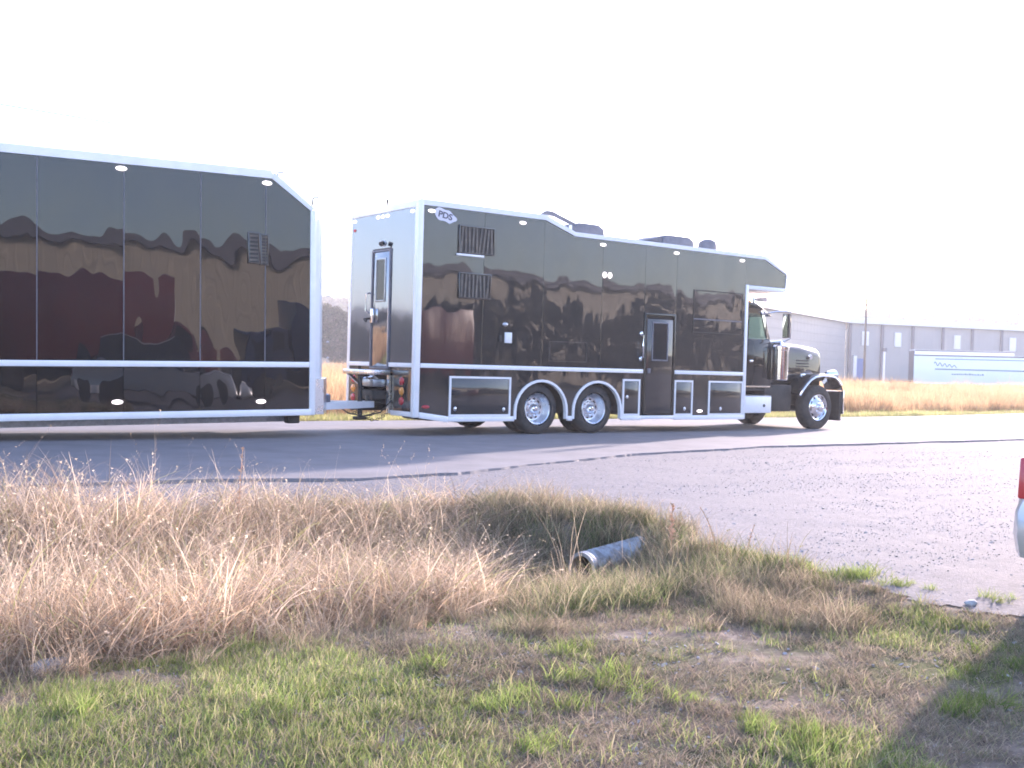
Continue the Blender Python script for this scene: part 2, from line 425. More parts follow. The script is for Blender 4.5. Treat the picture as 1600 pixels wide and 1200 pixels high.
# ------------------------------------------------------------------ scattered stuff (geometry nodes)
def scatter(name, pts, rot, scl, tint, idx, protos, seed=0):
    me = bpy.data.meshes.new(name)
    me.vertices.add(len(pts)); me.vertices.foreach_set('co', np.asarray(pts, np.float32).ravel())
    for nm, tp, dat in (('rot', 'FLOAT_VECTOR', rot), ('scl', 'FLOAT_VECTOR', scl), ('tint', 'FLOAT', tint), ('pick', 'INT', idx)):
        a = me.attributes.new(nm, tp, 'POINT')
        a.data.foreach_set('vector' if tp == 'FLOAT_VECTOR' else 'value', np.asarray(dat, np.int32 if tp == 'INT' else np.float32).ravel())
    o = bpy.data.objects.new(name, me); COL.objects.link(o); o['kind'] = 'stuff'
    pc = bpy.data.collections.new(name + '_kinds')
    for k, p in enumerate(protos):
        q = bpy.data.objects.new(f'{name}_kind_{k:02d}', p); pc.objects.link(q)
    ng = bpy.data.node_groups.new(name, 'GeometryNodeTree')
    ng.interface.new_socket('Geometry', in_out='INPUT', socket_type='NodeSocketGeometry')
    ng.interface.new_socket('Geometry', in_out='OUTPUT', socket_type='NodeSocketGeometry')
    N = ng.nodes; L = ng.links
    gi = N.new('NodeGroupInput'); go = N.new('NodeGroupOutput')
    ci = N.new('GeometryNodeCollectionInfo'); ci.inputs['Collection'].default_value = pc
    ci.inputs['Separate Children'].default_value = True; ci.inputs['Reset Children'].default_value = True
    ip = N.new('GeometryNodeInstanceOnPoints'); ip.inputs['Pick Instance'].default_value = True
    def attr(nm, t):
        a = N.new('GeometryNodeInputNamedAttribute'); a.data_type = t; a.inputs['Name'].default_value = nm; return a.outputs['Attribute']
    e2r = N.new('FunctionNodeEulerToRotation')
    L.new(attr('rot', 'FLOAT_VECTOR'), e2r.inputs[0])
    L.new(gi.outputs[0], ip.inputs['Points']); L.new(ci.outputs[0], ip.inputs['Instance'])
    L.new(attr('pick', 'INT'), ip.inputs['Instance Index']); L.new(e2r.outputs[0], ip.inputs['Rotation'])
    L.new(attr('scl', 'FLOAT_VECTOR'), ip.inputs['Scale'])
    L.new(ip.outputs[0], go.inputs[0])
    md = o.modifiers.new('scatter', 'NODES'); md.node_group = ng
    return o

rng = np.random.default_rng(5)
def clump(name, n, rad, h, w, bend, cols, lean=0.25, seeds=0.0, segs=4, flat=0.0, h_pow=1.0):
    """n blades grown from a disc; each blade a tapering bent strip, its colour from cols"""
    V = []; F = []; C = []
    for k in range(n):
        a = rng.uniform(0, 2 * math.pi); r = rad * math.sqrt(rng.uniform()); bx, by = r * math.cos(a), r * math.sin(a)
        hh = h[0] + (h[1] - h[0]) * rng.uniform() ** h_pow
        da = rng.uniform(0, 2 * math.pi); ln = rng.uniform(0, lean) + flat * rng.uniform(0.5, 1.0)
        bd = rng.uniform(bend[0], bend[1]); ww = rng.uniform(w[0], w[1])
        c = np.array(cols[rng.integers(len(cols))]) * rng.uniform(0.75, 1.25)
        fx, fy = math.cos(da), math.sin(da); sa = rng.uniform(0, math.pi); sx, sy = math.cos(sa), math.sin(sa)
        p = np.array([bx, by, -0.015]); ang = ln; o = len(V); st = hh / segs
        for s in range(segs + 1):
            t = s / segs; wd = ww * (1 - t) ** 0.7 * 0.5 + 0.0004
            V.append((p[0] - sx * wd, p[1] - sy * wd, p[2])); V.append((p[0] + sx * wd, p[1] + sy * wd, p[2]))
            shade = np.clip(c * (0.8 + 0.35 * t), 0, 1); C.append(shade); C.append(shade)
            ang += bd / segs * (0.4 + 1.2 * t); ang = min(ang, 2.6)
            p = p + st * np.array([math.sin(ang) * fx, math.sin(ang) * fy, math.cos(ang)])
            p[2] = max(p[2], 0.003)
        for s in range(segs):
            F.append((o + 2 * s, o + 2 * s + 1, o + 2 * s + 3, o + 2 * s + 2))
        if rng.uniform() < seeds:   # feathery seed head
            for q in range(7):
                o = len(V); t = q / 7; bq = p - 0.14 * hh * (1 - t) * np.array([math.sin(ang) * fx, math.sin(ang) * fy, math.cos(ang)])
                dd = rng.normal(0, 1, 3); dd[2] = abs(dd[2]) * 0.8; dd *= 0.020 / np.linalg.norm(dd)
                pr = rng.normal(0, 0.003, 3)
                V += [tuple(bq - pr), tuple(bq + dd), tuple(bq + pr)]; C += [np.clip(c * 1.05, 0, 1)] * 3; F.append((o, o + 1, o + 2))
    me = bpy.data.meshes.new(name); me.from_pydata(V, [], F)
    ca = me.color_attributes.new('col', 'FLOAT_COLOR', 'POINT')
    ca.data.foreach_set('color', np.concatenate([np.array(C), np.ones((len(C), 1))], 1).astype(np.float32).ravel())
    me.materials.append(M['grass'])
    return me
STRAW = [(0.66, 0.52, 0.37), (0.56, 0.43, 0.31), (0.74, 0.61, 0.45), (0.44, 0.33, 0.25), (0.50, 0.39, 0.31), (0.68, 0.54, 0.41)]
MAUVE = [(0.42, 0.33, 0.24), (0.33, 0.26, 0.19), (0.50, 0.40, 0.29), (0.27, 0.22, 0.15), (0.38, 0.34, 0.20)]
PINK = [(0.62, 0.44, 0.30), (0.54, 0.38, 0.26), (0.68, 0.50, 0.34), (0.44, 0.31, 0.21)]
DULL = [(0.36, 0.28, 0.20), (0.44, 0.34, 0.25), (0.27, 0.22, 0.15), (0.40, 0.36, 0.23)]
OLIVE = [(0.20, 0.23, 0.10), (0.28, 0.28, 0.14), (0.16, 0.20, 0.08), (0.38, 0.33, 0.20), (0.48, 0.40, 0.26)]
GREEN = [(0.26, 0.33, 0.10), (0.34, 0.39, 0.12), (0.20, 0.27, 0.09), (0.40, 0.42, 0.16), (0.42, 0.37, 0.21), (0.46, 0.38, 0.28)]
BRIGHT = [(0.23, 0.31, 0.08), (0.30, 0.36, 0.11), (0.18, 0.25, 0.07), (0.36, 0.35, 0.17)]
THATCH = [(0.42, 0.33, 0.25), (0.33, 0.26, 0.20), (0.52, 0.43, 0.33), (0.24, 0.19, 0.15), (0.38, 0.33, 0.22), (0.28, 0.28, 0.16)]
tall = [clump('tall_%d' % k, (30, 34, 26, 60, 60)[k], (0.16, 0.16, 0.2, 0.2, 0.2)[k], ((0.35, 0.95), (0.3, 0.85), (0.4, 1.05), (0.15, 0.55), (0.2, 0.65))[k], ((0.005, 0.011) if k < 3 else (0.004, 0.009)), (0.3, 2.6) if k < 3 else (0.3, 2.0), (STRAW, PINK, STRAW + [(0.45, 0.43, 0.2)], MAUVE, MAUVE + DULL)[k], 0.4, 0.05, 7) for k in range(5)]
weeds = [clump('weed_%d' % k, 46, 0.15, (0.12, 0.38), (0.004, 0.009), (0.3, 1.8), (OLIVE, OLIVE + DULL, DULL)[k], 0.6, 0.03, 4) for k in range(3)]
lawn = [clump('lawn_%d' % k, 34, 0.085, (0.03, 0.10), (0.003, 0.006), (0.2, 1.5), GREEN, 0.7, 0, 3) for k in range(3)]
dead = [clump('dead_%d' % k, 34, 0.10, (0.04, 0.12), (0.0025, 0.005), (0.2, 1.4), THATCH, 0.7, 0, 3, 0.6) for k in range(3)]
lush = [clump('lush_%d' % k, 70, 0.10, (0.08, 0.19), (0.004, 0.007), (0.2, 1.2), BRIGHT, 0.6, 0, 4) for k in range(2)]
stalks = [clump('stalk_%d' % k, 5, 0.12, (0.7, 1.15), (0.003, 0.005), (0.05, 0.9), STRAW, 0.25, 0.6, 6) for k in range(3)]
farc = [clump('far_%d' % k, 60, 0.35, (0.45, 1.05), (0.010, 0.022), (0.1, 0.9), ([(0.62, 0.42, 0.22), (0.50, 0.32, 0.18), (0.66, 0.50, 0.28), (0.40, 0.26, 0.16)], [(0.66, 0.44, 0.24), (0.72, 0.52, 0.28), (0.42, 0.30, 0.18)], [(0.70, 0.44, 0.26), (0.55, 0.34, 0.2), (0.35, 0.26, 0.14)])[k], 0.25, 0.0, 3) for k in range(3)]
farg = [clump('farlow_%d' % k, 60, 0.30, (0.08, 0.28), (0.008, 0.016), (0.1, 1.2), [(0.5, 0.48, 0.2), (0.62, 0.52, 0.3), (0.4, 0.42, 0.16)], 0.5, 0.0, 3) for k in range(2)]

def scat(name, x, y, protos, smin, smax, zf=height, zs=(0.8, 1.2), tilt=0.12, dz=0.0, tint=None, picks=None):
    n = len(x); z = zf(x, y) + dz
    rot = np.stack([rng.normal(0, tilt, n), rng.normal(0, tilt, n), rng.uniform(0, 6.28, n)], 1)
    s = rng.uniform(smin, smax, n); scl = np.stack([s, s, s * rng.uniform(*zs, n)], 1)
    t = rng.uniform(0, 1, n) if tint is None else np.clip(tint, 0, 1)
    ix = rng.integers(0, len(protos), n) if picks is None else picks
    return scatter(name, np.stack([x, y, z], 1), rot, scl, t, ix, protos)

# tall dry grass of the ditch, ending at the culvert
def uni(n, x0, x1, y0, y1): return rng.uniform(x0, x1, n), rng.uniform(y0, y1, n)
x, y = uni(6800, -17, -4.2, -11.95, -7.5)
right = np.interp(y, [-11.8, -11.0, -10.2, -9.4, -8.4, -7.5], [-6.15, -5.9, -5.45, -4.6, -4.1, -4.4])
lim = -11.30 + 0.6 * (fbm(x, y, 1.2, 21) - 0.5)
dens = sstep(0.15, 0.55, fbm(x, y, 0.9, 22)) * 0.8 + 0.2
dens = dens * np.where(x > -6.0, 0.55, 1.0)
k = (x < right + 0.3 * (fbm(x, y, 1.5, 23) - 0.5)) & (y > lim) & (y < -7.75 + 0.5 * (fbm(x, y, 1.0, 24) - 0.5)) & (rng.uniform(0, 1, len(x)) < dens)
x, y = x[k], y[k]
pk = np.where(rng.uniform(0, 1, len(x)) < np.interp(y, [-11.2, -10.3, -9.0, -8.3], [0.22, 0.48, 0.42, 0.20]), rng.integers(3, 5, len(x)), rng.integers(0, 3, len(x)))
pk = np.where((y < -10.6) & (rng.uniform(0, 1, len(x)) < 0.25), 1, pk)
hs = np.interp(y, [-11.6, -11.0, -9.5, -8.3, -7.6], [0.72, 0.92, 0.88, 0.95, 0.75]) * np.interp(x, [-8.0, -6.4, -5.4], [1.0, 0.75, 0.55])
n = len(x)
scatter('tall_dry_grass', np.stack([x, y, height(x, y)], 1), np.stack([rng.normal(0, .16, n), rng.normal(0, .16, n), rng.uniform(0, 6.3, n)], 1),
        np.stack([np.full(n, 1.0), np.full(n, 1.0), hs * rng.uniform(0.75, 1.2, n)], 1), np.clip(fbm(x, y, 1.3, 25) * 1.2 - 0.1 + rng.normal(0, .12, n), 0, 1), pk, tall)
x2, y2 = uni(1500, -13, -5.6, -12.1, -11.0)
k2 = rng.uniform(0, 1, len(x2)) < 0.8 * sstep(-12.1, -11.3, y2) * (0.4 + 0.6 * (fbm(x2, y2, 2.0, 26) > 0.48)); x2, y2 = x2[k2], y2[k2]
scat('matted_grass_edge', x2, y2, tall, 0.18, 0.42, tilt=0.35)
# thin seed stalks standing above it
x, y = uni(90, -14, -4.4, -10.8, -7.7); k = x < -4.6 - 0.6 * rng.uniform(0, 1, len(x)); x, y = x[k], y[k]
scat('dry_seed_stalks', x, y, stalks, 0.55, 0.85)
# green and brown weeds in the ditch bottom and round the culvert
x, y = uni(4200, -16, -3.4, -12.0, -7.6)
inner = (x < edge_x(y) - 0.12)
k = inner & (rng.uniform(0, 1, len(x)) < np.where(x > -6.6, 0.85, 0.35)) & ((y > -11.2) | (x > -6.3))
x, y = x[k], y[k]
scat('ditch_weeds', x, y, weeds, 0.5, 0.95, picks=np.where(fbm(x, y, 1.0, 31) > 0.5, 0, rng.integers(0, 3, len(x))))

x, y = uni(1100, -5.8, -3.3, -11.0, -8.3)
k = (x < edge_x(y) - 0.05) & (np.abs(y + 10.18 - (x + 4.5) * 0.27) > 0.16)
scat('culvert_bank_weeds', x[k], y[k], weeds + [tall[3]], 0.35, 0.75)

# near lawn: living and dead tufts in patches
x, y = uni(42000, -13.5, -3.2, -16.0, -10.9)
edge = (x < edge_x(y) - 0.05 + 0.35 * (fbm(x, y, 2.0, 41) - 0.5)) & ((y < -11.15) | (x > -6.2)) & (y > -16)
pat = fbm(x, y, 1.1, 42) + 0.35 * (fbm(x, y, 4.5, 43) - 0.5)
bias = np.interp(x, [-12, -8.6, -8.0, -7.3, -6.0, -5.0, -4.3, -3.6], [0.11, 0.09, 0.05, -0.09, -0.16, -0.15, -0.02, 0.06])
bias = bias + np.where(y > -11.9, -0.02, 0)
g = pat + bias
isg = edge & (rng.uniform(0, 1, len(x)) < 0.03 + 0.66 * sstep(0.49, 0.60, g))
isd = edge & ~isg & (rng.uniform(0, 1, len(x)) < 0.05 + 0.50 * sstep(0.36, 0.62, fbm(x, y, 1.9, 44)))
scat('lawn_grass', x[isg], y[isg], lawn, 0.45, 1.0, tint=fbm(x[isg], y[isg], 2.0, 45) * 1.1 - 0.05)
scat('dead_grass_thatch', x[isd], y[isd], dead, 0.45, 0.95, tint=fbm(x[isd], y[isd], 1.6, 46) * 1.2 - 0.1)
# rough olive sward on the bank right of the ditch
x, y = uni(3800, -6.7, -3.5, -13.6, -10.9)
k = (x < edge_x(y) - 0.1) & (fbm(x, y, 1.3, 47) + np.interp(y, [-13.6, -12.6, -11], [-0.2, -0.04, 0.06]) > 0.47)
scat('bank_sward', x[k], y[k], weeds + [tall[3], tall[4]], 0.18, 0.5, zs=(0.5, 1.0), tilt=0.3, picks=rng.integers(0, 5, int(k.sum())))
# bright young tufts
tufts = [(-7.49, -12.57, 8), (-6.81, -13.11, 9), (-6.81, -13.56, 7), (-7.47, -13.25, 10), (-6.73, -14.17, 24), (-6.82, -13.95, 8), (-5.8, -14.28, 13),
         (-4.82, -13.92, 14), (-6.67, -12.58, 8), (-7.18, -13.35, 6), (-7.62, -13.75, 10), (-4.0, -11.9, 16), (-3.95, -12.35, 18), (-3.9, -12.7, 12),
         (-4.2, -11.4, 9), (-6.12, -11.5, 24), (-5.85, -10.95, 10), (-8.6, -11.5, 14), (-7.9, -11.6, 8), (-5.3, -14.0, 6), (-9.0, -12.3, 12), (-8.3, -12.9, 12), (-3.75, -13.2, 8)]
tufts = [(a, b, max(3, int(c * rng.uniform(0.3, 0.75)))) for a, b, c in tufts]
tx = np.concatenate([rng.normal(a, 0.022 * math.sqrt(c) + .03, c) for a, b, c in tufts]); ty = np.concatenate([rng.normal(b, 0.022 * math.sqrt(c) + .03, c) for a, b, c in tufts])
scat('young_grass_tufts', tx, ty, lush, 0.3, 0.85, tilt=0.25)

# loose stones
def stone_mesh(k):
    bm = bmesh.new(); bmesh.ops.create_icosphere(bm, subdivisions=1, radius=1)
    for vv in bm.verts: vv.co *= rng.uniform(0.65, 1.15)
    for vv in bm.verts: vv.co.z *= 0.34
    me = bpy.data.meshes.new('stone_%d' % k); bm.to_mesh(me); bm.free(); me.materials.append(M['stone']); return me
stones = [stone_mesh(k) for k in range(5)]
x, y = uni(130000, -16, 9, -15.6, -3.4)
d = np.hypot(x - CAM.x, y - CAM.y)
yr = np.interp(x, rx, ny_)
k = gravel_keep(x, y) & (y < yr - 0.02) & (rng.uniform(0, 1, len(x)) < 0.08 + 0.6 * sstep(0.42, 0.72, fbm(x * 0.6, y * 3.0, 0.9, 51))) & (d > 4)
sz = np.clip(rng.lognormal(-5.15, 0.45, len(x)), 0.003, 0.02)
def sc_stones(name, x, y, s, dz=0.008):
    n = len(x); z = height(x, y) + dz + (0.008 + 0.012 * (fbm(x, y, 3.0, 9) - 0.5) if 'drive' in name else 0)
    return scatter(name, np.stack([x, y, z], 1), np.stack([rng.uniform(-.5, .5, n), rng.uniform(-.5, .5, n), rng.uniform(0, 6.28, n)], 1), np.stack([s, s, s], 1), rng.uniform(0, 1, n), rng.integers(0, 5, n), stones)
sc_stones('driveway_gravel', x[k], y[k], sz[k], 0.0012)
x, y = uni(9000, -9.5, -4.4, -14.6, -11.4)
k = (np.exp(-(((x + 7.3) / 0.8) ** 2 + ((y + 12.9) / 0.8) ** 2)) + 0.12) > rng.uniform(0, 1, len(x))
sc_stones('loose_stones_in_the_lawn', x[k], y[k], np.clip(rng.lognormal(-4.9, 0.4, int(k.sum())), 0.004, 0.02), 0.002)

# far verge and field
x, y = uni(16000, -14, 75, 5.2, 30)
yf = np.interp(x, rx, fy_)
k = (y > yf + 2.2 + 1.2 * (fbm(x, y, 0.4, 61) - 0.5)) & (rng.uniform(0, 1, len(x)) < 0.9)
x1, y1 = x[k], y[k]
hv = 0.55 + 0.75 * fbm(x1, y1, 0.35, 64)
nf = len(x1); sf = rng.uniform(0.75, 1.1, nf)
scatter('far_roadside_grass', np.stack([x1, y1, height(x1, y1)], 1), np.stack([rng.normal(0, .15, nf), rng.normal(0, .15, nf), rng.uniform(0, 6.28, nf)], 1), np.stack([sf, sf, hv * rng.uniform(0.7, 1.2, nf)], 1), np.clip(fbm(x1, y1, 0.6, 62) * 1.3 - 0.1 + rng.normal(0, .12, nf), 0, 1), rng.integers(0, 3, nf), farc)
x, y = uni(9000, -14, 70, 4.9, 12); yf = np.interp(x, rx, fy_)
k = (y > yf + 0.35 + 0.5 * (fbm(x, y, 0.8, 63) - 0.5)) & (y < yf + 3.4)
scat('far_verge_grass', x[k], y[k], farg, 0.5, 1.0)
x, y = uni(9000, -30, 190, 28, 150)
scat('field_grass', x, y, farc, 1.0, 2.6, zs=(0.35, 0.6))

# ------------------------------------------------------------------ hills and woods
def ridge(name, cx, cy, az0, az1, dist, hgt, seed, m):
    azs = np.linspace(az0, az1, 800); v = []; f = []
    prof = [(-0.42, 0.0), (-0.3, 0.25), (-0.2, 0.48), (-0.1, 0.75), (-0.03, 0.96), (0.05, 1.0), (0.2, 0.7), (0.5, 0.0)]
    for a in azs:
        D = dist * (1 + 0.05 * math.sin(a * 9 + seed)); t = float(fbm(a * 10, 0 * a, 1.6, seed)); t2 = float(fbm(a * 60, 0 * a, 2.0, seed + 4))
        for j, (dr, h) in enumerate(prof):
            jit = float(vnoise(a * 260, j * 3.1, 1.0, seed + 9)) - 0.5
            dd = D * (1 + dr) ; hh = h * (hgt * (0.72 + 0.5 * t) + 2.2 * t2 + (3.0 * jit if 0 < h else 0)) - (1.0 if h == 0 else 0)
            v.append((cx + dd * math.cos(a), cy + dd * math.sin(a), hh))
    n = len(prof)
    for i in range(len(azs) - 1):
        for j in range(n - 1):
            f.append((i * n + j, (i + 1) * n + j, (i + 1) * n + j + 1, i * n + j + 1))
    return MB().add(v, f).build(name, m, kind='structure', smooth=False)
M['wood_far'] = mat('leafless_woodland', (0.055, 0.055, 0.035), 0.95, c2=(0.12, 0.105, 0.075), nscale=0.12, bump=1.0, bscale=0.6, bdist=1.5)
ridge('wooded_ridge', CAM.x, CAM.y, R(-25), R(175), 480, 27, 3, M['wood_far'])

def leaf_proto(k, cols, r=1.0, n=240, leaf=0.16):
    V = []; F = []; C = []
    for i in range(n):
        d = rng.normal(0, 1, 3); d /= np.linalg.norm(d); p = d * r * rng.uniform(0.35, 1.0) ** 0.6; p[2] *= 0.8
        a, b = rng.normal(0, 1, 3), rng.normal(0, 1, 3); a *= leaf / np.linalg.norm(a); b *= leaf / np.linalg.norm(b)
        o = len(V); V += [tuple(p - a), tuple(p + b), tuple(p + a), tuple(p - b)]; F.append((o, o + 1, o + 2, o + 3))
        c = np.array(cols[rng.integers(len(cols))]) * rng.uniform(0.7, 1.3); C += [c] * 4
    me = bpy.data.meshes.new('leafclump_%d' % k); me.from_pydata(V, [], F)
    ca = me.color_attributes.new('col', 'FLOAT_COLOR', 'POINT')
    ca.data.foreach_set('color', np.concatenate([np.array(C), np.ones((len(C), 1))], 1).astype(np.float32).ravel())
    me.materials.append(M['grass']); return me
leafc = [leaf_proto(k, [(0.09, 0.10, 0.05), (0.14, 0.125, 0.085), (0.06, 0.07, 0.035)]) for k in range(4)]
# a far wood along the foot and face of the ridge (seen as one mass)
n = 9000; a = rng.uniform(R(-5), R(85), n); dd = 480 * rng.uniform(0.66, 1.02, n)
x = CAM.x + dd * np.cos(a); y = CAM.y + dd * np.sin(a)
prf = np.interp(dd / 480 - 1, [-0.42, -0.3, -0.2, -0.1, -0.03, 0.05], [0, .25, .48, .75, .96, 1.0]); zz = prf * 27 * 0.9
s = rng.uniform(1.6, 4.2, n)
scatter('far_wood', np.stack([x, y, zz + s * 0.4], 1), np.stack([rng.uniform(-.4, .4, n), rng.uniform(-.4, .4, n), rng.uniform(0, 6.28, n)], 1), np.stack([s, s, s * 1.1], 1), rng.uniform(0, 1, n), rng.integers(0, 4, n), leafc)

n = 5200; a = rng.uniform(R(57), R(165), n); dd = rng.uniform(190, 225, n)
x = CAM.x + dd * np.cos(a); y = CAM.y + dd * np.sin(a)
top = np.interp(a, [R(57), R(70), R(85), R(165)], [11.5, 11.0, 8.0, 8.0]) * (0.72 + 0.5 * fbm(a * 40, a * 0, 1.0, 71))
zz = top * rng.uniform(0.05, 1.0, n) ** 0.7; s = rng.uniform(0.9, 1.9, n)
scatter('tree_belt', np.stack([x, y, zz], 1), np.stack([rng.uniform(-.4, .4, n), rng.uniform(-.4, .4, n), rng.uniform(0, 6.28, n)], 1), np.stack([s, s, s], 1), rng.uniform(0, 1, n), rng.integers(0, 4, n), leafc)

# ------------------------------------------------------------------ warehouse
W = thing('warehouse', 'long grey metal warehouse with white roof edge beyond the tall dry grass', 'building')
P = [(55.0, 47.9), (98.5, 65.6), (180.0, 42.0)]
def wall_run(p, q, h, seam, parent, mt, name='wall'):
    p, q = Vector((*p, 0)), Vector((*q, 0)); L = (q - p).length; d = (q - p) / L; nrm = Vector((d.y, -d.x, 0))
    mb = MB(); n = int(L / seam)
    pts = []
    for i in range(n):   # ribbed sheet in plan
        for t, o in ((0, 0), (0.35, 0), (0.45, 0.012), (0.6, 0.012), (0.7, 0)):
            pts.append(p + d * (i + t) * seam + nrm * o)
    vs = [(a.x, a.y, -0.3) for a in pts] + [(a.x, a.y, h) for a in pts]; m_ = len(pts)
    mb.add(vs, [(i, i + 1, m_ + i + 1, m_ + i) for i in range(m_ - 1)])
    return mb.build(name, mt, parent, smooth=False), d, nrm, L
H = 7.45
w1, d1, n1, L1 = wall_run(P[0], P[1], H, 1.2, W, M['wall_grey'])
w2, d2, n2, L2 = wall_run(P[1], P[2], H, 1.2, W, M['wall_grey'])
back = (60, 90)
def vec(p): return Vector((p[0], p[1], 0))
# roof: low-pitched deck with a deep white eave fascia
mb = MB(); e = 0.5
a0, a1, a2 = vec(P[0]) + n1 * e, vec(P[1]) + (n1 + n2) * e * 0.5, vec(P[2]) + n2 * e
inn = [vec(P[0]) - n1 * 14, vec(P[1]) - (n1 + n2) * 8, vec(P[2]) - n2 * 14]
vs = [(a.x, a.y, H + 0.0) for a in (a0, a1, a2)] + [(a.x, a.y, H + 0.75) for a in (a0, a1, a2)] + [(a.x, a.y, H + 1.5) for a in inn] + [(a.x, a.y, H) for a in inn]
mb.add(vs, [(0, 1, 4, 3), (1, 2, 5, 4), (3, 4, 7, 6), (4, 5, 8, 7), (0, 9, 10, 1), (1, 10, 11, 2), (0, 3, 6, 9), (2, 11, 8, 5)])
mb.build('roof', M['white'], W, smooth=False)
def on_wall(p0, d, nrm, s, off): q = vec(p0) + d * s + nrm * off; return q
def wbox(name, p0, d, nrm, s, w, z0, z1, t, mt, parent, off=0.045):
    a = on_wall(p0, d, nrm, s - w / 2, off); b = on_wall(p0, d, nrm, s + w / 2, off)
    poly = [(a.x, a.y), (b.x, b.y), ((b + nrm * t).x, (b + nrm * t).y), ((a + nrm * t).x, (a + nrm * t).y)]
    return MB().prism(poly, 'z', z0, z1).build(name, mt, parent, smooth=False)
M['wall_joint'] = mat('siding_joint', (0.27, 0.28, 0.30), 0.6)
M['gap'] = mat('downspout_grey', (0.16, 0.16, 0.19), 0.6)
for s in (0.4, 5.0, 9.5, 14.0, 18.5, 23.1, 27.6, 32, 37):
    wbox('downspout', P[1], d2, n2, s, 0.34, 0, H - 0.02, 0.18, M['gap'], W)
for s in (2.6, 7.3, 16.2, 24.9, 34): wbox('wall_panel_window', P[1], d2, n2, s, 0.95, H - 2.6, H - 0.9, 0.12, M['white'], W)
wbox('door', P[1], d2, n2, 1.9, 0.95, 0, 3.3, 0.1, M['blue_door'], W)
wbox('door_canopy', P[1], d2, n2, 1.1, 0.45, 0, 3.6, 0.3, M['white'], W)
for s in range(1, 8):
    wbox('siding_joint', P[0], d1, n1, L1 / 2, L1 - 1, 0.9 * s + 0.3, 0.9 * s + 0.34, 0.02, M['wall_joint'], W)

# ------------------------------------------------------------------ parked trailers by the warehouse
def box_trailer(name, label, p, q, z0, h, mt, group=None, lettering=False, width=2.6):
    p, q = vec(p), vec(q); L = (q - p).length; yaw = math.atan2((q - p).y, (q - p).x)
    t = thing(name, label, 'trailer', (p.x, p.y, 0), (0, 0, yaw), group)
    MB().box(0, L, 0, width, z0, h).build('cargo_box', mt, t, bevel=0.04)
    MB().box(-0.03, 0.0, 0.05, width - 0.05, z0 + .05, h - .1).build('rear_door', M['grey'], t)
    MB().box(0.02, L - 0.02, -0.03, -0.004, h - 0.14, h - 0.02).build('top_rail', M['grey'], t)
    MB().box(0.02, L - 0.02, -0.03, -0.004, z0, z0 + 0.16).build('bottom_rail', M['trim'], t)
    MB().box(0.0, L * 0.9, 0.4, width - 0.4, z0 - 0.25, z0 - 0.01).build('chassis', M['dark'], t)
    for xx in (1.2, 2.4, L - 2.2):
        for yy in (0.28, width - 0.28):
            MB().cyl((xx, yy - 0.22, 0.5), (xx, yy + 0.22, 0.5), 0.5, n=20).build('wheel', M['rubber'], t, bevel=0.04)
    if lettering:
        # sweeping line of script, two stripes and a thin line of small text, too far off to read
        pts = []
        for i in range(60):
            u = i / 59; pts.append((1.7 + 1.9 * u, -0.018, z0 + (h - z0) * 0.70 - 0.25 * u + 0.16 * math.sin(u * 30) * (1 - 0.4 * u)))
        MB().tube(pts, 0.035, 5).build('script_lettering', M['mark'], t)
        MB().box(1.8, L - 0.3, -0.012, -0.004, z0 + (h - z0) * 0.49, z0 + (h - z0) * 0.53).build('stripe', M['mark'], t)
        MB().box(1.8, L - 0.3, -0.012, -0.004, z0 + (h - z0) * 0.84, z0 + (h - z0) * 0.87).build('stripe', M['mark'], t)
        mb = MB(); xx = 3.2
        while xx < 5.8:
            w_ = random.uniform(0.10, 0.2); mb.box(xx, xx + w_, -0.012, -0.004, z0 + (h - z0) * 0.33, z0 + (h - z0) * 0.33 + random.uniform(0.09, 0.15)); xx += w_ + 0.05
        mb.build('small_lettering', M['mark'], t)
    return t
box_trailer('semi_trailer', 'pale cyan box trailer with faded blue script parked behind the tall grass', (77.7, 42.4), (85.2, 30.8), 0.7, 3.35, M['cyan'], lettering=True)
box_trailer('semi_trailer', 'plain grey-white box trailer parked close to the warehouse, behind the cyan one', (84.0, 46.6), (90.5, 40.2), 0.9, 3.95, M['white'])

# utility pole and the line it carries
up = thing('utility_pole', 'thin dark utility pole in front of the warehouse corner', 'pole', (91.2, 57.6, 0))
MB().cyl((0, 0, -0.5), (0, 0, 9.7), 0.15, 0.10, 10).build('pole', M['wood'], up)
MB().box(-0.08, 0.08, -1.1, 1.1, 8.9, 9.02).build('cross_arm', M['wood'], up)
for s in (-0.9, 0.9): MB().cyl((0, s, 9.0), (0, s, 9.22), 0.06, 0.04, 8).build('insulator', M['grey'], up)
sp = thing('marker_post', 'short white post standing by the blue warehouse door', 'post', (91.0, 55.0, 0))
MB().cyl((0, 0, 0), (0, 0, 3.9), 0.13, n=10).build('post', M['white'], sp)
MB().box(-0.2, 0.2, -0.2, 0.2, 3.9, 4.3).build('cap', M['grey'], sp, bevel=0.03)
WIRE_A, WIRE_B = Vector((-16.0, 10.0, 7.15)), Vector((40.0, 10.0, 7.2))
pts = [WIRE_A.lerp(WIRE_B, i / 30) - Vector((0, 0, 0.5 * 4 * (i / 30) * (1 - i / 30))) for i in range(31)]
wire = MB().tube(pts, 0.011, 5).build('power_line', M['gap'])
tag(wire, 'thin overhead cable crossing the pale sky at upper left', 'cable')

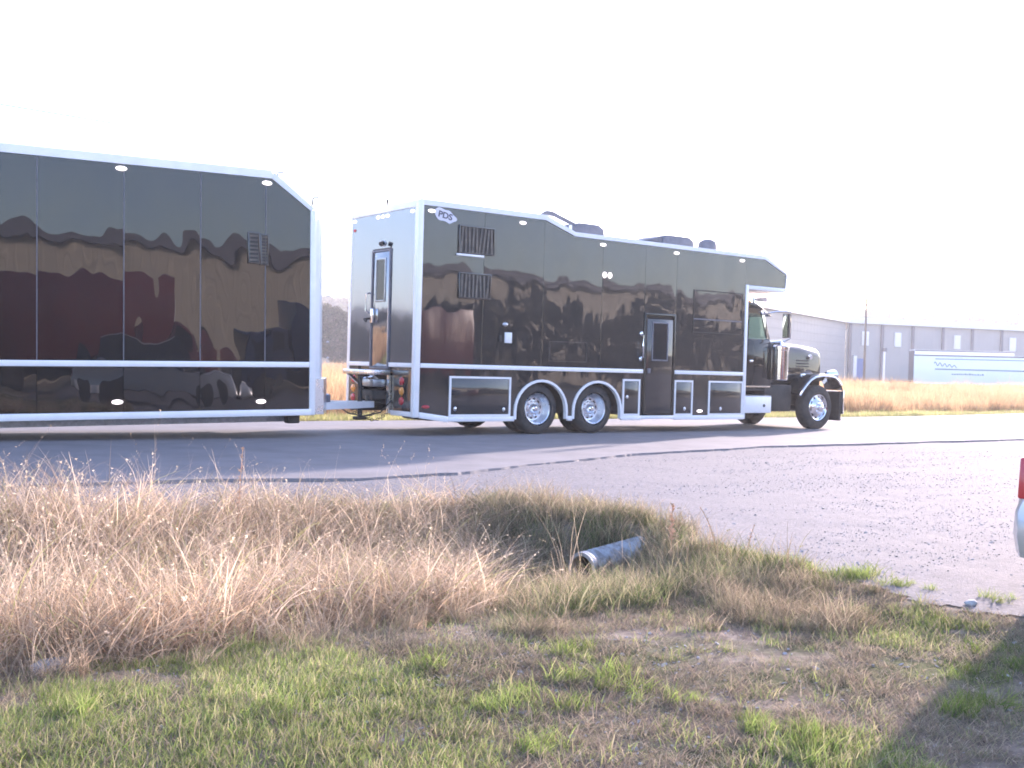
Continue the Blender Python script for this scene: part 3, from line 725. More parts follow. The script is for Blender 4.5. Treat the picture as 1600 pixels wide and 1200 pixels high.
# ------------------------------------------------------------------ wheels
def make_wheel(parent, c, rad, rimr, front, side=-1, w=0.28, name='wheel'):
    """side -1: outer face looks to -Y. tyre, with rim, hub and lug nuts as pieces of it"""
    s = side
    k_ = w
    prof = [(0.02, rimr + .005), (-0.01, rimr + 0.03), (-0.012, rimr + 0.08), (0.0, rad * 0.86), (0.022, rad * 0.955), (0.05, rad * 0.995), (w / 2, rad), (w - 0.05, rad * 0.995), (w - 0.02, rad * 0.95), (w, rad * 0.85), (w - 0.01, rimr)]
    cc = (c[0], c[1], c[2])
    def rm(k, i): return 1.0 if not (5 <= k <= 7) else (0.988 if i % 3 == 0 else 1.0)
    ty = MB().lathe([(-s * t, r) for t, r in prof], cc, 'y', 72, rmod=rm, close=True).build(name, M['rubber'], parent, ang=40)
    if front:
        rp = [(0.012, rimr), (-0.004, rimr - 0.012), (0.004, rimr - 0.03), (0.045, rimr - 0.045), (0.045, rimr * 0.80), (0.02, rimr * 0.70), (0.0, rimr * 0.60), (-0.035, rimr * 0.50), (-0.045, rimr * 0.36), (-0.045, 0.001)]
    else:
        rp = [(0.012, rimr), (-0.004, rimr - 0.012), (0.006, rimr - 0.03), (0.07, rimr - 0.045), (0.12, rimr * 0.80), (0.155, rimr * 0.74), (0.16, rimr * 0.66), (0.16, rimr * 0.56), (0.15, rimr * 0.36), (0.15, 0.001)]
    hole_k = 4 if front else 6
    rim = MB().lathe([(-s * t, r) for t, r in rp], cc, 'y', 60, skip=lambda k, i: k in (hole_k,) and (i % 6 in (0, 1, 2) if True else False)).build('rim', M['chrome'] if front else M['alu'], ty, ang=40)
    bk = MB().lathe([(-s * (0.2), rimr * 0.97), (-s * (0.2), 0.001)], cc, 'y', 30).build('brake_drum', M['dark'], ty)
    z0 = -0.045 if front else 0.15
    hubp = [(z0, 0.095), (z0 - 0.05, 0.09), (z0 - 0.085, 0.07), (z0 - 0.11, 0.045), (z0 - 0.115, 0.001)] if not front else [(z0, 0.085), (z0 - 0.05, 0.08), (z0 - 0.07, 0.05), (z0 - 0.075, 0.001)]
    MB().lathe([(-s * t, r) for t, r in hubp], cc, 'y', 24).build('hub_cap', M['chrome'], ty)
    lug = MB()
    for i in range(10):
        a = 2 * math.pi * i / 10; x_, z_ = cc[0] + 0.145 * math.cos(a), cc[2] + 0.145 * math.sin(a)
        lug.cyl((x_, cc[1] - s * (z0 + 0.005), z_), (x_, cc[1] - s * (z0 - 0.04), z_), 0.017, 0.012, 8)
    lug.build('lug_nuts', M['chrome'], ty)
    return ty

# ------------------------------------------------------------------ motorhome truck
T = thing('motorhome_truck', 'glossy black box-bodied motorhome truck with white trim and long-nosed cab', 'truck')
WID = 2.57
def roof_z(x): return float(np.interp(x, [0, 2.82, 3.56, 9.10, 9.84], [4.13, 4.13, 3.885, 3.865, 3.56]))
Y0, Y1 = 0.0, 0.03           # near skin
seams = [0.10, 1.42, 2.82, 4.31, 5.47]
def upper_panel(x0, x1, zlow, yo=0.0):
    xs_ = [x0] + [s for s in (2.82, 3.56, 9.10, 9.84) if x0 < s < x1] + [x1]
    poly = [(x0, zlow), (x1, zlow)] + [(s, roof_z(s)) for s in reversed(xs_)]
    return poly
g = 0.0025
for a, b in zip(seams[:-1], seams[1:]):
    MB().prism(upper_panel(a + g, b - g, 1.315), 'y', Y0, Y1).build('side_panel', M['black_home'], T, bevel=0.002, seg=1)
MB().prism(upper_panel(5.47 + g, 6.37 - g, 2.50), 'y', Y0, Y1).build('side_panel', M['black_home'], T, bevel=0.002, seg=1)
MB().prism(upper_panel(6.37 + g, 8.50, 1.315), 'y', Y0, Y1).build('side_panel', M['black_home'], T, bevel=0.002, seg=1)
MB().prism([(8.502, 3.27), (9.81, 3.27), (9.84, 3.56), (9.10, 3.865), (8.502, 3.867)], 'y', Y0, Y1).build('overhang_panel', M['black_home'], T, bevel=0.002, seg=1)
# lower skirts, cut by the two wheel arches
def arch_pts(cx, hw, top, zb, n=16, straight=0.45):
    pts = [(cx - hw, zb)]
    for i in range(n + 1):
        a = math.pi - math.pi * i / n; pts.append((cx + hw * math.cos(a), straight + (top - straight) * math.sin(a)))
    pts.append((cx + hw, zb)); return pts
ZB = 0.36
A1, A2 = 2.84, 4.26; HW, TOP = 0.615, 1.03
def skirt(x0, x1, cuts=(), zl=None):
    poly = [(x1, 1.235), (x0, 1.235)]
    poly.append((x0, zl if zl else ZB))
    for c in cuts: poly += arch_pts(c, HW, TOP, ZB)
    poly.append((x1, ZB)); return poly
MB().prism([(0.10, 1.235), (0.10, 0.44), (0.72, ZB), (0.72, 1.235)][::-1], 'y', Y0, Y1).build('skirt_panel', M['black_home'], T)
MB().prism(skirt(2.11, 4.92, (A1, A2)), 'y', Y0, Y1).build('skirt_panel', M['black_home'], T)
MB().box(0.723, 2.107, Y0, Y1, 1.10, 1.235).build('skirt_panel', M['black_home'], T)
MB().box(4.923, 5.467, Y0, Y1, 1.11, 1.235).build('skirt_panel', M['black_home'], T)
MB().box(6.37, 6.93, Y0, Y1, 1.11, 1.235).build('skirt_panel', M['black_home'], T)
MB().box(6.933, 7.41, Y0, Y1, ZB, 1.235).build('skirt_panel', M['black_home'], T)
MB().box(7.413, 8.50, Y0, Y1, 1.11, 1.235).build('skirt_panel', M['black_home'], T)
MB().box(5.405, 5.467, Y0, Y1, ZB, 1.107).build('skirt_panel', M['black_home'], T)
# inner body (far side, front wall, floor) behind the skin
prof = [(0.035, 1.15), (8.50, 1.15), (8.50, 3.26), (9.80, 3.26), (9.82, 3.55), (9.08, 3.855), (3.56, 3.875), (2.82, 4.12), (0.035, 4.12)]
MB().prism(prof, 'y', 0.034, WID).build('body_shell', M['black_home'], T)
for a, b in ((0.035, 2.1), (4.95, 8.50)):
    MB().box(a, b, 0.034, 0.5, 0.37, 1.147).build('underbody_locker', M['dark'], T)
    MB().box(a, b, WID - 0.5, WID, 0.37, 1.147).build('underbody_locker', M['dark'], T)
MB().box(2.1, 4.95, 0.75, WID - 0.75, 0.62, 1.147).build('axle_frame', M['dark'], T)
for yy in (0.85, 1.6): MB().box(2.0, 11.9, yy, yy + 0.12, 0.55, 0.8).build('chassis_rail', M['dark'], T)
# white roof rail following the roof line, roof deck
edge = [(0.02, 4.135), (2.83, 4.135), (3.57, 3.89), (9.10, 3.87), (9.86, 3.565)]
up_ = [(x_, z_ + (0.10 if x_ < 3 else 0.085)) for x_, z_ in edge]; up_[-1] = (9.87, 3.60); up_[-2] = (9.13, 3.955)
mb = MB(); n_ = len(edge)
for yy, yw in ((-0.02, 0.06), (WID - 0.04, 0.06)):
    mb.prism(edge + up_[::-1], 'y', yy, yy + yw)
mb.build('roof_rail', M['white'], T)
for a, b in zip(edge[:-1], edge[1:]):
    MB().prism([(a[0], a[1]), (b[0], b[1]), (b[0], b[1] + 0.03), (a[0], a[1] + 0.03)], 'y', 0.05, WID - 0.05).build('roof_deck', M['white'], T)
# belt trim and bottom rails
def rail(name, x0, x1, z0, z1, y0=-0.022, y1=-0.001, mt=M['trim'], parent=T, bev=0.006):
    return MB().box(x0, x1, y0, y1, z0, z1).build(name, mt, parent, bevel=bev)
rail('belt_trim', 0.10, 5.47, 1.235, 1.315); rail('belt_trim', 6.375, 8.50, 1.235, 1.315)
MB().prism([(0.10, 0.44), (0.72, 0.36), (0.72, 0.25), (0.10, 0.335)], 'y', -0.024, 0.03).build('bottom_rail', M['trim'], T, bevel=0.005)
for a, b in ((0.722, 2.20), (3.50, 3.615), (4.90, 5.45), (5.45, 6.39), (6.39, 8.54)):
    rail('bottom_rail', a, b, 0.265 if not (5.4 < a < 6) else 0.285, 0.358, -0.026, 0.03)
# wheel arch trims
for c in (A1, A2):
    o = arch_pts(c, HW + 0.035, TOP + 0.035, 0.30, straight=0.45); i_ = arch_pts(c, HW - 0.012, TOP - 0.012, 0.30, straight=0.45)
    mb = MB(); n_ = len(o)
    vs = [(p[0], -0.034, p[1]) for p in o] + [(p[0], -0.034, p[1]) for p in i_] + [(p[0], 0.05, p[1]) for p in o] + [(p[0], 0.05, p[1]) for p in i_]
    fs = []
    for k in range(n_ - 1):
        fs += [(k, k + 1, n_ + k + 1, n_ + k), (k, 2 * n_ + k, 2 * n_ + k + 1, k + 1), (n_ + k, n_ + k + 1, 3 * n_ + k + 1, 3 * n_ + k), (2 * n_ + k, 3 * n_ + k, 3 * n_ + k + 1, 2 * n_ + k + 1)]
    fs += [(0, n_, 3 * n_, 2 * n_), (n_ - 1, 3 * n_ - 1, 4 * n_ - 1, 2 * n_ - 1)]
    mb.add(vs, fs).build('wheel_arch_trim', M['trim'], T)
    # dark wheel well lining
    lin = arch_pts(c, HW + 0.01, TOP + 0.01, 0.40); vs = [(p[0], 0.031, p[1]) for p in lin] + [(p[0], 0.75, p[1]) for p in lin]; n_ = len(lin)
    MB().add(vs, [(k, k + 1, n_ + k + 1, n_ + k) for k in range(n_ - 1)] + [tuple(range(n_, 2 * n_))]).build('wheel_well', M['dark'], T)
# corner posts
MB().box(-0.025, 0.095, -0.022, 0.10, 0.34, 4.22).build('corner_post', M['trim'], T, bevel=0.02, seg=3)
MB().box(-0.02, 0.07, WID - 0.08, WID + 0.015, 0.42, 4.22).build('corner_post', M['trim'], T, bevel=0.02, seg=3)
MB().box(8.50, 8.585, -0.022, 0.06, 0.27, 3.27).build('corner_post', M['trim'], T, bevel=0.01)
MB().box(8.585, 9.83, -0.022, WID, 3.17, 3.262).build('overhang_trim', M['white'], T, bevel=0.01)
MB().prism([(9.81, 3.26), (9.845, 3.26), (9.875, 3.57), (9.842, 3.57)], 'y', -0.02, WID).build('overhang_nose_trim', M['white'], T)
# lockers
def locker(x0, x1, z0, z1, latches):
    fr = MB().ring(x0, x1, z0, z1, 0.038, 'y', -0.024, -0.001).build('locker_frame', M['trim'], T)
    dr = MB().box(x0 + 0.04, x1 - 0.04, -0.012, 0.02, z0 + 0.04, z1 - 0.04).build('locker_door', M['black_home'], T, bevel=0.004)
    for lx, lz in latches:
        MB().disc((lx, lz), 0.032, 0.042, 'y', -0.013, -0.034).build('latch', M['alu'], dr)
locker(0.725, 2.105, 0.36, 1.098, ((0.86, 0.50), (1.95, 0.49)))
locker(4.925, 5.40, 0.36, 1.108, ((5.05, 0.74),))
locker(6.385, 6.93, 0.36, 1.108, ((6.70, 0.50),))
locker(7.415, 8.49, 0.36, 1.108, ((7.80, 0.50),))
# entry door
dr = MB().box(5.56, 6.30, -0.010, 0.02, 0.375, 2.37).build('entry_door', M['black_home'], T, bevel=0.006)
MB().ring(5.475, 6.365, 0.36, 2.495, 0.055, 'y', -0.02, 0.018).build('door_frame', M['black_cab'], T, bevel=0.004)
MB().box(5.531, 5.559, -0.004, 0.0, 0.37, 2.4).build('door_seal', M['dark'], T)
MB().ring(5.70, 6.16, 1.50, 2.31, 0.03, 'y', -0.022, -0.009).build('window_frame', M['grey'], dr, bevel=0.004)
MB().box(5.728, 6.132, -0.014, -0.0102, 1.528, 2.282).build('window_pane', M['glass'], dr)
MB().box(5.58, 5.66, -0.045, -0.01, 1.24, 1.34).build('door_handle', M['grey'], dr, bevel=0.01)
MB().tube([(5.40, -0.02, 2.05), (5.40, -0.075, 2.02), (5.40, -0.075, 1.80), (5.40, -0.075, 1.56), (5.40, -0.02, 1.53)], 0.016).build('grab_rail', M['chrome'], T)
for zz in (2.05, 1.53): MB().disc((5.40, zz), 0.04, 0.055, 'y', -0.003, -0.04).build('grab_rail_mount', M['chrome'], T)
# marker lamps along the top, porch lamps, low markers
for x_, z_ in ((0.26, 4.045), (2.29, 4.03), (4.30, 3.79), (6.34, 3.79), (8.36, 3.79)):
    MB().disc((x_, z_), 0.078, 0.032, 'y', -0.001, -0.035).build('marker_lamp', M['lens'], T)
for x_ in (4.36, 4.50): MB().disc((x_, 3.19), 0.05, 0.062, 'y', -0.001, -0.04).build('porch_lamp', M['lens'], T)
MB().disc((0.24, 0.535), 0.085, 0.032, 'y', -0.001, -0.03).build('marker_lamp', M['red'], T, label='red marker lamp low at the rear corner')
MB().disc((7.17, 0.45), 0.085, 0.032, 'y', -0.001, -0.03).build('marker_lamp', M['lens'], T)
# logo: a small outlined three-letter mark at the top rear corner
mb = MB(); pts = [(0.54 + 0.235 * math.cos(t) * (1 + 0.10 * math.cos(3 * t)), 3.99 + 0.115 * math.sin(t) * (1 + 0.12 * math.cos(6 * t)) - 0.05 * math.cos(t)) for t in np.linspace(0, 2 * math.pi, 36, endpoint=False)]
lg = mb.prism(pts, 'y', -0.005, -0.001).build('logo', M['logo'], T)
def text_mesh(txt, size, name, mt, parent, loc, rot=(R(90), 0, 0), bold=0.0, sx=1.0):
    cu = bpy.data.curves.new(name, 'FONT'); cu.body = txt; cu.size = size; cu.extrude = 0.0015; cu.offset = bold; cu.align_x = 'CENTER'; cu.align_y = 'CENTER'
    tmp = bpy.data.objects.new(name, cu); COL.objects.link(tmp)
    dg = bpy.context.evaluated_depsgraph_get(); me = bpy.data.meshes.new_from_object(tmp.evaluated_get(dg))
    bpy.data.objects.remove(tmp); me.materials.clear(); me.materials.append(mt)
    o = bpy.data.objects.new(name, me); COL.objects.link(o); o.parent = parent; o.location = loc; o.rotation_euler = rot; o.scale = (sx, 1, 1); return o
text_mesh('PDS', 0.155, 'logo_lettering', M['logo_dark'], lg, (0.545, -0.0075, 3.985), (R(90), R(10), 0), 0.004, 1.15)
# two framed slat grids near the rear, shaped after wavering mirrored bars; upper one deeper
def slat_grid(x0, x1, z0, z1, n, parent, y=0.0, vertical=True):
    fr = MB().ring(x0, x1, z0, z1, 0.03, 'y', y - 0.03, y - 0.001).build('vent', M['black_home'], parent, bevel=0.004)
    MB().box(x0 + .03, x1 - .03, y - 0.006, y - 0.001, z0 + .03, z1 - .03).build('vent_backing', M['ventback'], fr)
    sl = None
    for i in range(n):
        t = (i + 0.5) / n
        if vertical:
            c = x0 + 0.03 + (x1 - x0 - 0.06) * t; w = (x1 - x0) / n * 0.42; j = random.uniform(-0.03, 0.03)  # random slant gives the bars the ripple of a reflection
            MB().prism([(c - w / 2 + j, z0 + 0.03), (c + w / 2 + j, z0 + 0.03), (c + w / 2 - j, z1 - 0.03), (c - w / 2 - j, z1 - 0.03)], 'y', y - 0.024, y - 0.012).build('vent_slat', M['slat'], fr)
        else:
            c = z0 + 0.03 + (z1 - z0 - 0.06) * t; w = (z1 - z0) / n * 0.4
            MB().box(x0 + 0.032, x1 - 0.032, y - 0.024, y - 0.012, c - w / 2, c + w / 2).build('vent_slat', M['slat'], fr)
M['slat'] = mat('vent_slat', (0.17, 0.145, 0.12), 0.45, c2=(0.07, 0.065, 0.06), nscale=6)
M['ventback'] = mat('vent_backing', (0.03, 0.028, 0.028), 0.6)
slat_grid(0.84, 1.64, 3.34, 3.86, 9, T)
slat_grid(0.86, 1.58, 2.52, 3.00, 8, T)
MB().box(0.80, 1.40, -0.035, -0.004, 3.295, 3.335).build('vent_drip_edge', M['trim'], T, bevel=0.004)
# socket cover and small dome above it
MB().box(1.93, 2.09, -0.03, -0.001, 1.74, 1.94).build('socket_cover', M['white'], T, bevel=0.008)
MB().disc((1.94, 2.09), 0.06, 0.04, 'y', -0.001, -0.05).build('door_bell_lamp', M['alu'], T)
MB().box(1.80, 1.87, -0.02, -0.001, 1.76, 1.88).build('cable_port', M['dark'], T, bevel=0.004)
# faint outlines: slide-out window and rear hatch
MB().ring(6.88, 8.42, 2.14, 3.06, 0.02, 'y', -0.009, -0.001).build('slide_window_frame', M['dark'], T)
MB().box(6.905, 8.395, -0.005, -0.001, 2.165, 3.035).build('slide_window_pane', M['black_home'], T)
MB().box(6.90, 8.40, -0.012, -0.0055, 2.42, 2.445).build('window_bar', M['grey'], T)
MB().ring(3.0, 3.95, 1.42, 1.82, 0.018, 'y', -0.008, -0.001).build('hatch_frame', M['dark'], T)
# roof gear
def ac(x0, x1, h, y0=0.7, y1=1.6):
    z = roof_z((x0 + x1) / 2) + 0.03
    MB().prism([(x0, z), (x1, z), (x1 - 0.05, z + h * 0.8), (x1 - 0.2, z + h), (x0 + 0.12, z + h), (x0, z + h * 0.75)], 'y', y0, y1).build('roof_air_conditioner', M['grey'], T, bevel=0.03, seg=3)
ac(4.12, 4.97, 0.38); ac(6.62, 7.60, 0.37)
MB().prism([(6.24, 4.13), (6.63, 4.10), (6.63, 4.24)], 'y', 0.75, 1.5).build('roof_vent_lid', M['grey'], T, bevel=0.01)
MB().lathe([(0, 0.2), (0.30, 0.22), (0.40, 0.20), (0.46, 0.10), (0.47, 0.001)], (8.39, 1.1, 3.88), 'z', 24).build('roof_vent_cap', M['grey'], T)
MB().prism([(3.15, 4.34), (3.28, 4.42), (3.42, 4.42), (4.02, 4.24), (4.02, 4.18), (3.5, 4.33)], 'y', 0.55, 0.62).build('roof_rack_bar', M['grey'], T)
for xx in (3.3, 3.9): MB().box(xx, xx + 0.04, 0.56, 0.61, 3.9, 4.36 if xx < 3.5 else 4.2).build('roof_rack_leg', M['white'], T)
MB().tube([(0.05, 1.25, 4.15), (0.05, 1.25, 4.30), (0.02, 1.18, 4.33)], 0.022).build('roof_aerial', M['dark'], T)
# rear face
for y0, y1 in ((0.10, 0.93), (1.65, WID - 0.08)):
    MB().box(-0.004, 0.03, y0, y1, 1.315, 4.10).build('rear_panel', M['black_rear'], T)
    MB().box(-0.022, -0.001, y0, y1, 1.235, 1.313).build('rear_belt_trim', M['trim'], T, bevel=0.005)
MB().box(-0.004, 0.03, 0.932, 1.648, 3.44, 4.10).build('rear_panel', M['black_rear'], T)
MB().box(-0.028, 0.03, 0.10, WID - 0.08, 4.10, 4.22).build('rear_roof_trim', M['white'], T, bevel=0.008)
MB().ring(0.932, 1.648, 1.19, 3.42, 0.045, 'x', -0.030, 0.03).build('rear_door_frame', M['grey'], T, bevel=0.004)
rd = MB().box(-0.018, 0.02, 0.98, 1.60, 1.24, 3.37).build('rear_door', M['black_rear'], T, bevel=0.004)
MB().ring(1.10, 1.48, 2.44, 3.26, 0.035, 'x', -0.036, -0.017).build('window_frame', M['steel'], rd, bevel=0.006)
MB().box(-0.026, -0.0185, 1.134, 1.446, 2.474, 3.226).build('window_pane', M['glass'], rd)
MB().box(-0.075, -0.018, 1.50, 1.58, 2.05, 2.32).build('door_handle', M['chrome'], rd, bevel=0.012)
MB().tube([(-0.01, 1.74, 2.62), (-0.08, 1.74, 2.60), (-0.08, 1.74, 2.28), (-0.01, 1.74, 2.24)], 0.018).build('grab_rail', M['chrome'], T)
MB().tube([(-0.005, 1.75, 2.14), (-0.12, 1.72, 2.12), (-0.13, 1.62, 2.08)], 0.022).build('door_latch', M['dark'], T)
MB().disc((1.27, 3.53), 0.09, 0.06, 'x', -0.004, -0.07).build('rear_door_lamp', M['white'], T)
MB().cyl((-0.06, 1.17, 3.53), (-0.13, 1.13, 3.50), 0.04, 0.045, 12).build('rear_camera', M['dark'], T)
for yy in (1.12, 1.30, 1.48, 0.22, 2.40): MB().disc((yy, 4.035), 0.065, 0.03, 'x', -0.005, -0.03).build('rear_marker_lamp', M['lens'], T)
MB().disc((2.40, 3.86), 0.05, 0.03, 'x', -0.005, -0.03).build('rear_marker_lamp', M['red'], T)
for y0, y1 in ((0.10, 0.80), (2.12, WID - 0.08)):
    MB().box(-0.004, 0.03, y0, y1, 0.44, 1.233).build('rear_skirt_panel', M['black_home'], T)
    c = (y0 + y1) / 2
    for zz, mm in ((0.98, 'red'), (0.80, 'amber'), (0.62, 'red')):
        MB().disc((c, zz), 0.085, 0.075, 'x', -0.005, -0.035).build('tail_lamp', M[mm], T)
MB().box(-0.03, 0.03, 0.10, 0.80, 0.35, 0.438).build('rear_bottom_rail', M['trim'], T, bevel=0.005)
# rear step, receiver and hitch
MB().box(-0.36, -0.03, 0.82, 2.08, 1.08, 1.17).build('rear_step', M['alu'], T, bevel=0.012)
MB().prism([(0.82, 1.08), (0.90, 1.08), (0.90, 0.38), (0.82, 0.38)], 'x', -0.06, 0.0).build('rear_step_bracket', M['alu'], T)
MB().prism([(-0.34, 1.078), (-0.28, 1.078), (0.0, 0.88), (0.0, 0.80)], 'y', 1.00, 1.06).build('rear_step_bracket', M['alu'], T)
MB().prism([(-0.34, 1.078), (-0.28, 1.078), (0.0, 0.88), (0.0, 0.80)], 'y', 1.90, 1.96).build('rear_step_bracket', M['alu'], T)
MB().box(-0.30, 0.4, 0.98, 1.55, 0.62, 0.80).build('receiver', M['dark'], T, bevel=0.02)
MB().box(-0.33, -0.05, 0.93, 1.5, 0.86, 1.0).build('cable_box', M['steel'], T, bevel=0.02)
# axles, wheels
for c in (A1, A2):
    MB().cyl((c, 0.4, 0.5), (c, WID - 0.4, 0.5), 0.09, n=14).build('axle', M['dark'], T)
    make_wheel(T, (c - 0.03, 0.06, 0.495), 0.495, 0.31, False)
    make_wheel(T, (c - 0.03, 0.40, 0.495), 0.495, 0.30, False)
    make_wheel(T, (c - 0.03, WID - 0.06, 0.495), 0.495, 0.31, False, side=1)
MB().box(2.24, 2.28, WID - 0.75, WID - 0.1, 0.12, 0.75).build('mud_flap', M['rubber'], T)
MB().cyl((1.55, 0.9, 0.40), (2.35, 0.75, 0.42), 0.13, 0.13, 16).build('air_tank', M['alu'], T, bevel=0.03)
MB().box(0.9, 2.0, 1.0, 2.0, 0.22, 0.5).build('spare_wheel_carrier', M['dark'], T, bevel=0.05)
MB().box(7.9, 8.9, 1.4, 2.2, 0.24, 0.5).build('fuel_tank', M['dark'], T, bevel=0.08)

# --- cab
CY = WID / 2
cab_y0, cab_y1 = 0.30, WID - 0.30
side_poly = [(8.60, 0.98), (9.78, 0.98), (9.78, 1.98), (9.42, 2.74), (8.60, 2.80)]
win = [(9.00, 2.10), (9.60, 2.10), (9.40, 2.66), (9.00, 2.68)]
for yy in (cab_y0, cab_y1 - 0.04):
    lo = [(8.60, 0.98), (9.78, 0.98), (9.78, 1.98), (9.70, 2.09), (8.60, 2.09)]
    MB().prism(lo, 'y', yy, yy + 0.04).build('cab_side', M['black_cab'], T, bevel=0.006)
    MB().prism([(8.60, 2.0902), (8.98, 2.0902), (8.98, 2.81), (8.60, 2.81)], 'y', yy, yy + 0.04).build('cab_side_rear_pillar', M['black_cab'], T)
    MB().prism([(9.62, 2.0902), (9.71, 2.0902), (9.45, 2.75), (9.37, 2.75)], 'y', yy, yy + 0.04).build('a_pillar', M['chrome'], T)
    MB().prism([(8.982, 2.67), (9.395, 2.66), (9.37, 2.75), (8.982, 2.80)], 'y', yy, yy + 0.04).build('cab_window_header', M['black_cab'], T)
    MB().prism([(8.99, 2.10), (9.615, 2.10), (9.385, 2.665), (8.99, 2.675)], 'y', yy + 0.015, yy + 0.021).build('side_window', M['clear'], T)
cd = MB().prism([(8.96, 1.02), (9.66, 1.02), (9.66, 2.04), (8.96, 2.04)], 'y', cab_y0 - 0.012, cab_y0 - 0.001).build('cab_door', M['black_cab'], T, bevel=0.004)
MB().box(9.0, 9.12, cab_y0 - 0.04, cab_y0 - 0.012, 1.55, 1.60).build('door_handle', M['chrome'], cd, bevel=0.008)
MB().box(8.60, 9.74, cab_y0 - 0.02, cab_y0 - 0.001, 0.98, 1.012).build('cab_sill', M['chrome'], T)
MB().prism([(8.60, 2.812), (9.42, 2.752), (9.46, 2.80), (9.20, 2.90), (8.60, 2.95)], 'y', cab_y0 - 0.01, cab_y1 + 0.01).build('cab_roof', M['black_cab'], T, bevel=0.03, seg=3)
MB().box(8.59, 8.63, cab_y0 + 0.041, cab_y1 - 0.041, 0.9, 2.0).build('cab_back', M['black_cab'], T)
MB().box(8.60, 9.78, cab_y0 + .041, cab_y1 - .041, 0.9, 0.97).build('cab_floor', M['dark'], T)
MB().prism([(9.70, 2.0), (9.76, 2.0), (9.47, 2.76), (9.43, 2.76)], 'y', CY - 0.03, CY + 0.03).build('windscreen_divider', M['black_cab'], T)
MB().prism([(9.745, 1.99), (9.755, 1.99), (9.465, 2.755), (9.455, 2.755)], 'y', cab_y0 + 0.05, cab_y1 - 0.05).build('windscreen', M['clear'], T)
MB().prism([(9.40, 2.76), (9.72, 2.62), (9.72, 2.64), (9.42, 2.80)], 'y', cab_y0 - 0.01, cab_y1 + 0.01).build('sun_visor', M['chrome'], T)
for yy in (0.62, 0.95, CY, 1.62, 1.95):
    MB().lathe([(0, 0.06), (0.12, 0.05), (0.18, 0.001)], (9.22, yy, 2.93), 'x', 12).build('cab_roof_lamp', M['amber'], T)
MB().tube([(9.25, 0.42, 2.88), (9.25, 0.42, 3.0), (9.65, 0.42, 3.02)], [0.03, 0.03, 0.06]).build('air_horn', M['chrome'], T)
# seat and steering wheel seen through the glass
MB().box(8.75, 9.15, 0.5, 1.0, 1.2, 1.35).box(8.72, 8.85, 0.5, 1.0, 1.35, 2.15).build('cab_seat', M['grey'], T, bevel=0.04)
# hood
def loft(secs, name, mt, parent, bevel=0.0, ang=35, smooth=True):
    n = len(secs[0]); v = [p for s in secs for p in s]; f = [tuple(range(n))[::-1], tuple(range(len(v) - n, len(v)))]
    for k in range(len(secs) - 1):
        f += [(k * n + i, k * n + (i + 1) % n, (k + 1) * n + (i + 1) % n, (k + 1) * n + i) for i in range(n)]
    return MB().add(v, f).build(name, mt, parent, bevel=bevel, ang=ang, smooth=smooth)
def hood_sec(x, hw, zt, zb):
    pts = [(-hw, zb), (-hw * 1.0, zt - 0.22), (-hw * 0.97, zt - 0.12), (-hw * 0.86, zt - 0.04), (-hw * 0.6, zt), (0, zt + 0.03), (hw * 0.6, zt), (hw * 0.86, zt - 0.04), (hw * 0.97, zt - 0.12), (hw, zt - 0.22), (hw, zb)]
    return [(x, CY + a, b) for a, b in pts]
loft([hood_sec(9.76, 0.78, 2.06, 1.05), hood_sec(10.3, 0.72, 2.05, 1.05), hood_sec(11.2, 0.66, 2.02, 1.05), hood_sec(11.9, 0.62, 1.97, 1.05), hood_sec(12.02, 0.60, 1.90, 1.05)], 'hood', M['black_cab'], T, ang=50)
MB().box(12.022, 12.10, CY - 0.50, CY + 0.50, 0.85, 1.88).build('radiator_grille_surround', M['chrome'], T, bevel=0.03)
for k in range(9): MB().box(12.101, 12.115, CY - 0.42 + k * 0.1, CY - 0.38 + k * 0.1, 0.92, 1.80).build('grille_bar', M['chrome'], T)
MB().box(9.85, 11.9, CY - 0.66, CY - 0.655, 1.30, 1.33).build('hood_trim', M['chrome'], T)
for k in range(3): MB().box(10.9 + 0.0, 11.5, CY - 0.692 + 0.02, CY - 0.67, 1.62 - k * 0.07, 1.65 - k * 0.07).build('hood_louvre', M['dark'], T)
MB().cyl((11.55, CY - 0.64, 1.74), (11.55, CY - 0.70, 1.72), 0.06, 0.05, 14).build('hood_latch', M['chrome'], T)
MB().box(9.8, 11.6, CY - 0.55, CY + 0.55, 0.55, 1.045).build('engine_block', M['dark'], T, bevel=0.05)
MB().box(9.6, 10.55, 0.32, 0.62, 0.42, 1.04).build('step_box', M['dark'], T, bevel=0.03)
MB().box(9.5, 10.6, WID - 0.7, WID - 0.3, 0.42, 1.04).build('step_box', M['dark'], T, bevel=0.03)
tb = MB().box(8.59, 9.50, 0.02, 0.50, 0.40, 0.78).build('battery_box', M['trim'], T, bevel=0.015)
MB().disc((9.25, 0.57), 0.035, 0.035, 'y', 0.02, -0.01).build('latch', M['dark'], tb)
MB().box(8.60, 9.50, 0.03, 0.48, 0.785, 0.80).build('step_tread', M['steel'], T)
MB().box(9.50, 9.60, 0.30, 1.9, 0.45, 0.60).build('cross_member', M['dark'], T)
